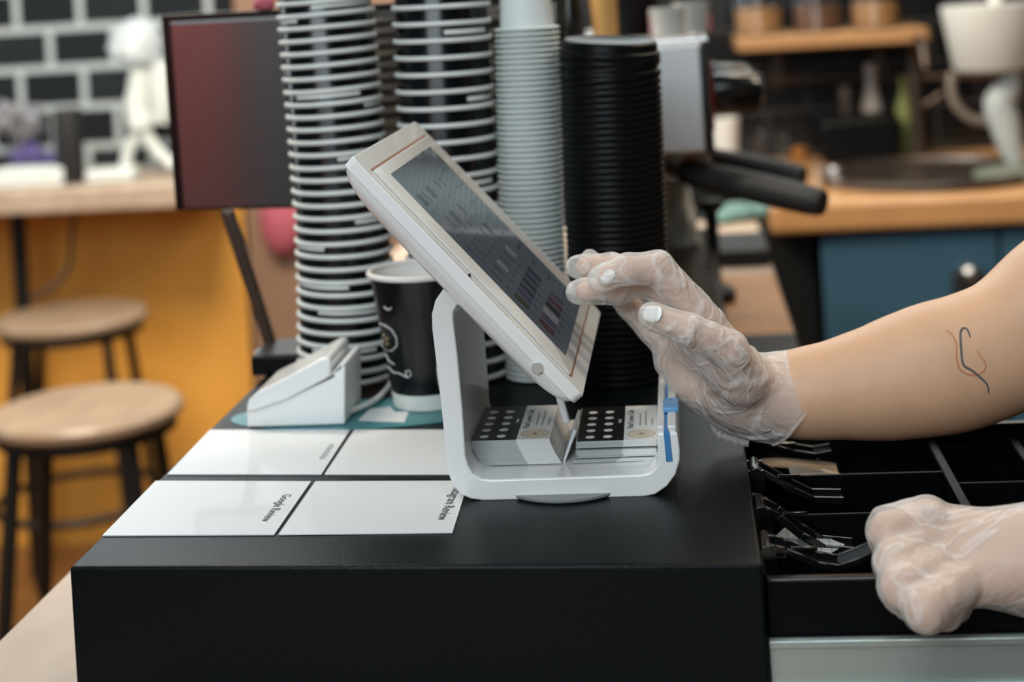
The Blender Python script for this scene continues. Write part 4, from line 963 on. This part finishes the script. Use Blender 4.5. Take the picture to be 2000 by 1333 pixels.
item('utensil_pot','dim metal utensil pot left of the pale carafe','pot',1640,1672,170,300,3.80,CYL,m_brownmetal,zK+.0005)
# rail on wall
a_=aY(1500,155,BW-.03); b_=aY(1960,148,BW-.03); o=part('wall_rail',MB().tube([a_,b_],.008,10).box(a_.x,a_.x+.02,BW-.035,BW-.0005,a_.z-.01,a_.z+.01).box(b_.x-.02,b_.x,BW-.035,BW-.0005,b_.z-.01,b_.z+.01),m_brownmetal); tag(o,'dark metal rail on the black tiled wall below the jar shelf','rail')
# wall shelf and jars
a_=aY(1440,88,3.6); b_=aY(1815,80,3.6); zs=a_.z
sh=thing('wall_shelf','oak wall shelf holding three glass jars above the black sideboard','shelf',((a_.x+b_.x)/2,3.7,zs))
part('shelf_board',MB().box(a_.x,b_.x,3.6,BW-.002,zs-.016,zs+.016),MATS['shelf_oak'],sh,.004)
for px in (1520,1722):
    p=aY(px,140,3.8); part('shelf_bracket',MB().box(p.x-.012,p.x+.012,BW-.02,BW-.0015,zs-.12,zs-.016).box(p.x-.012,p.x+.012,3.66,BW-.002,zs-.024,zs-.0165),m_brownmetal,sh)
for px,m_,lab in ((1482,m_amber,'glass jar of pale grains, leftmost on the oak wall shelf'),(1597,m_brownc,'glass jar of brown contents in the middle of the oak wall shelf'),(1710,m_amber,'glass jar with pale and tan contents, rightmost on the oak wall shelf')):
    p=aY(px,50,3.7); jz=zs+.0165; r=.056; j=thing('storage_jar',lab,'jar',(p.x,3.7,jz))
    part('jar_glass',MB().lathe([(0,jz),(r*.95,jz),(r,jz+.01),(r,jz+.13),(r*.8,jz+.15),(r*.8-.003,jz+.15),(r-.003,jz+.13),(r-.003,jz+.006),(0,jz+.006)],(p.x,3.7,0),36),m_glass,j)
    part('jar_contents',MB().lathe([(0,jz+.007),(r-.004,jz+.007),(r-.004,jz+.062),(0,jz+.066)],(p.x,3.7,0),36),m_,j)
    part('jar_lid',MB().lathe([(0,jz+.151),(r*.85,jz+.151),(r*.85,jz+.175),(0,jz+.175)],(p.x,3.7,0),36),m_whitec,j)
# white lamp on the right
Yl=3.3; p0_=aY(1935,75,Yl); lp=thing('desk_lamp','white tapered lamp with a curved grey arm above the sink worktop','lamp',(p0_.x+.05,Yl,0))
rr_=PXM(88,Yl); zt0=aY(1935,8,Yl).z; zb0=aY(1935,135,Yl).z
part('lamp_shade',MB().lathe([(0,zt0),(rr_,zt0),(rr_*1.02,zt0-.006),(rr_*.82,zb0+.006),(rr_*.78,zb0),(0,zb0)],(p0_.x,Yl,0),48),mat('warm_white_enamel',(.50,.49,.46),.4),lp)
part('lamp_arm',MB().tube(smooth_pts([aY(x,y,Yl+.02) for x,y in ((1862,140),(1858,170),(1868,205),(1895,230),(1930,238),(1955,238))]),.010,12),mat('grey_beige_enamel',(.20,.16,.13),.4),lp)
part('lamp_stem',MB().tube(smooth_pts([aY(x,y,Yl) for x,y in ((1985,135),(1970,170),(1952,200),(1962,240),(1975,290),(1990,330))]),[.012+.02*math.sin(math.pi*i/40) for i in range(41)],16),mat('pale_enamel',(.45,.48,.48),.35),lp)
part('finial',MB().tube([aY(1945,10,Yl),aY(1944,-30,Yl)],.014,12),m_whitec,lp)
q_=aY(1990,330,Yl); part('lamp_base',MB().lathe([(0,zK+.0005),(.09,zK+.0005),(.09,zK+.015),(.03,zK+.03),(.02,q_.z+.01),(0,q_.z+.01)],(q_.x,q_.y,0),32),mat('pale_green_enamel',s(110,115,100),.5),lp,label='pale green base')
# ================================================================== LEFT SIDE: ledge, lamp, stools
YT=3.46; zL=aY(180,366,YT).z
lg=thing('bar_table','pale wooden bar ledge along the tiled wall behind the stools','table',(-1.9,3.65,0))
part('table_top',MB().box(-3.1,p-.05 if False else xb-.02,YT,BW-.002,zL-.055,zL),MATS['pale_oak'],lg,.006)
px_=aY(45,600,YT+.18).x
part('table_leg',MB().tube([(px_,YT+.18,zL-.056),(px_,YT+.18,0.0005)],.019,14),m_blackmetal,lg)
part('table_leg',MB().tube([(px_-1.0,YT+.18,zL-.056),(px_-1.0,YT+.18,0.0005)],.019,14),m_blackmetal,lg)
cp_=[aY(x,y,YT+.16) for x,y in ((148,416),(140,470),(135,520),(105,560),(60,585))]
o=part('power_cable',MB().tube(smooth_pts([Vector((cp_[0].x,YT+.16,zL-.056))]+cp_[1:]),.006,8),m_brownmetal); tag(o,'thin brown cable hanging below the bar ledge','cable')
item('speaker','black cylindrical speaker on the bar ledge','speaker',108,162,212,358,3.56,CYL,m_rubber,zL+.0005)
for x0_,x1__,yt,Y,lab in ((-20,122,334,3.52,'white box at the left of the black speaker on the bar ledge'),(165,258,334,3.54,'white box under the white lamp on the bar ledge')):
    a_=aY(x0_,350,Y); b_=aY(x1__,350,Y); o=part('storage_box',MB().box(a_.x,b_.x,Y,Y+.08,zL+.0005,aY(x0_,yt,Y).z),m_cupw,None,.006); tag(o,lab,'box')
YQ=3.60; w0=thing('table_lamp','white enamel lamp on two splayed legs standing on the bar ledge','lamp',(aY(280,350,YQ).x,YQ,zL))
pt_=lambda x,y:aY(x,y,YQ)
part('lamp_shade',MB().lathe([(0,.06),(.03,.055),(.058,.02),(.066,-.03),(.060,-.03),(.05,.015),(0,.05)],pt_(270,85),36,mx=Matrix.Rotation(.35,3,'Y')),mat('pale_grey_enamel',(.40,.44,.46),.4),w0)
part('lamp_neck',MB().tube(smooth_pts([pt_(285,105),pt_(275,160),pt_(270,210),pt_(278,250)]),[.030]*6+[.028]*6+[.03]*6+[.032]*7,14),m_cupw,w0)
for pts in (((276,250),(252,290),(243,332)),((282,250),(300,285),(338,325))):
    P=[pt_(*q) for q in pts]; P[-1]=Vector((P[-1].x,YQ,zL+.012)) if pts[-1][0]<300 else P[-1]
    part('leg',MB().tube(smooth_pts(P,5),.014,12),m_cupw,w0)
part('fringe',MB().tube([pt_(318,120),pt_(322,190),pt_(315,240)],[.03,.034,.02],14),m_cupw,w0)
for px,py,Y,lab,m_,r in ((195,100,3.80,'small yellow-green plant on the tiled wall ledge',m_green,.02),):
    pass
for px0,px1,py0,py1,m_,lab in ((25,112,288,330,mat('violet_reflection',s(80,70,120),.7,0,.4,100,var=.5,vscale=60),'violet balls imitating a flower reflection, low against the black tiles at far left'),(0,72,205,262,mat('lilac_reflection',s(120,120,125),.7,0,.4,100,var=.5,vscale=60),'pale lilac balls imitating a flower reflection at far left of the bar ledge')):  # coloured balls stand in for flower reflections in the tiles
    a_=aY(px0,py1,3.72); b_=aY(px1,py0,3.72); mb=MB(); r3=random.Random(px1)
    for k in range(16): mb.ball((r3.uniform(a_.x,b_.x),3.72+r3.uniform(-.03,.03),r3.uniform(a_.z,b_.z)),r3.uniform(.014,.024),10,6)
    mb.tube([((a_.x+b_.x)/2,3.72,zL+.0005),((a_.x+b_.x)/2,3.72,b_.z)],.006,8)
    o=part('flower_reflection',mb,m_); tag(o,lab,'reflection')
def stool(px,py,rpx,zs_,lab):
    Y=None
    for _ in range(1): pass
    c_=az(px,py,zs_); d_=(c_-CAM).dot(FW); R_=rpx*d_/FPX
    t_=thing('bar_stool',lab,'stool',(c_.x,c_.y,0)); cx,cy=c_.x,c_.y
    part('seat',MB().lathe([(0,zs_-.028),(R_-.012,zs_-.028),(R_,zs_-.018),(R_,zs_-.008),(R_-.008,zs_),(0,zs_)],(cx,cy,0),56),MATS['stool_ash'],t_)
    part('seat_ring',MB().lathe([(R_-.03,zs_-.045),(R_-.012,zs_-.045),(R_-.012,zs_-.0285),(R_-.03,zs_-.0285)],(cx,cy,0),48,closed=True),m_blackmetal,t_)
    for k in range(4):
        a_=math.radians(52+90*k); 
        part('leg',MB().tube([(cx+(R_-.03)*math.cos(a_),cy+(R_-.03)*math.sin(a_),zs_-.03),(cx+(R_+.05)*math.cos(a_),cy+(R_+.05)*math.sin(a_),.001)],.011,12),m_blackmetal,t_)
    rg=(R_-.03)+(.08)*.62
    part('foot_ring',MB().tube([(cx+rg*math.cos(2*math.pi*k/40),cy+rg*math.sin(2*math.pi*k/40),.26) for k in range(41)],.009,10,False),m_blackmetal,t_)
stool(168,792,186,.67,'nearer round wooden stool with black metal legs at left')
stool(140,612,146,.67,'farther round wooden stool with black metal legs at left, behind the nearer one')
# pink bag by the brown column
a_=aY(520,450,3.6); o=part('hanging_bag',MB().ball((a_.x,BW-.061-.041,a_.z),(.055,.04,.085)).tube([(a_.x-.02,BW-.1,a_.z+.06),(a_.x,BW-.066,a_.z+.16),(a_.x+.02,BW-.1,a_.z+.06)],.005),m_pink); tag(o,'pink bag hanging on the brown column beyond the monitor arm','bag')
a_=aY(500,0,1.49); pf=part('flower_ornament',MB().ball((aY(518,10,1.478).x,1.478,mq(.26,0,0).z+.006),(.010,.007,.008)).ball((aY(505,10,1.478).x,1.480,mq(.25,0,0).z+.005),(.006,.006,.006)),m_pink); tag(pf,'small pink ornament perched on the top edge of the monitor','ornament')
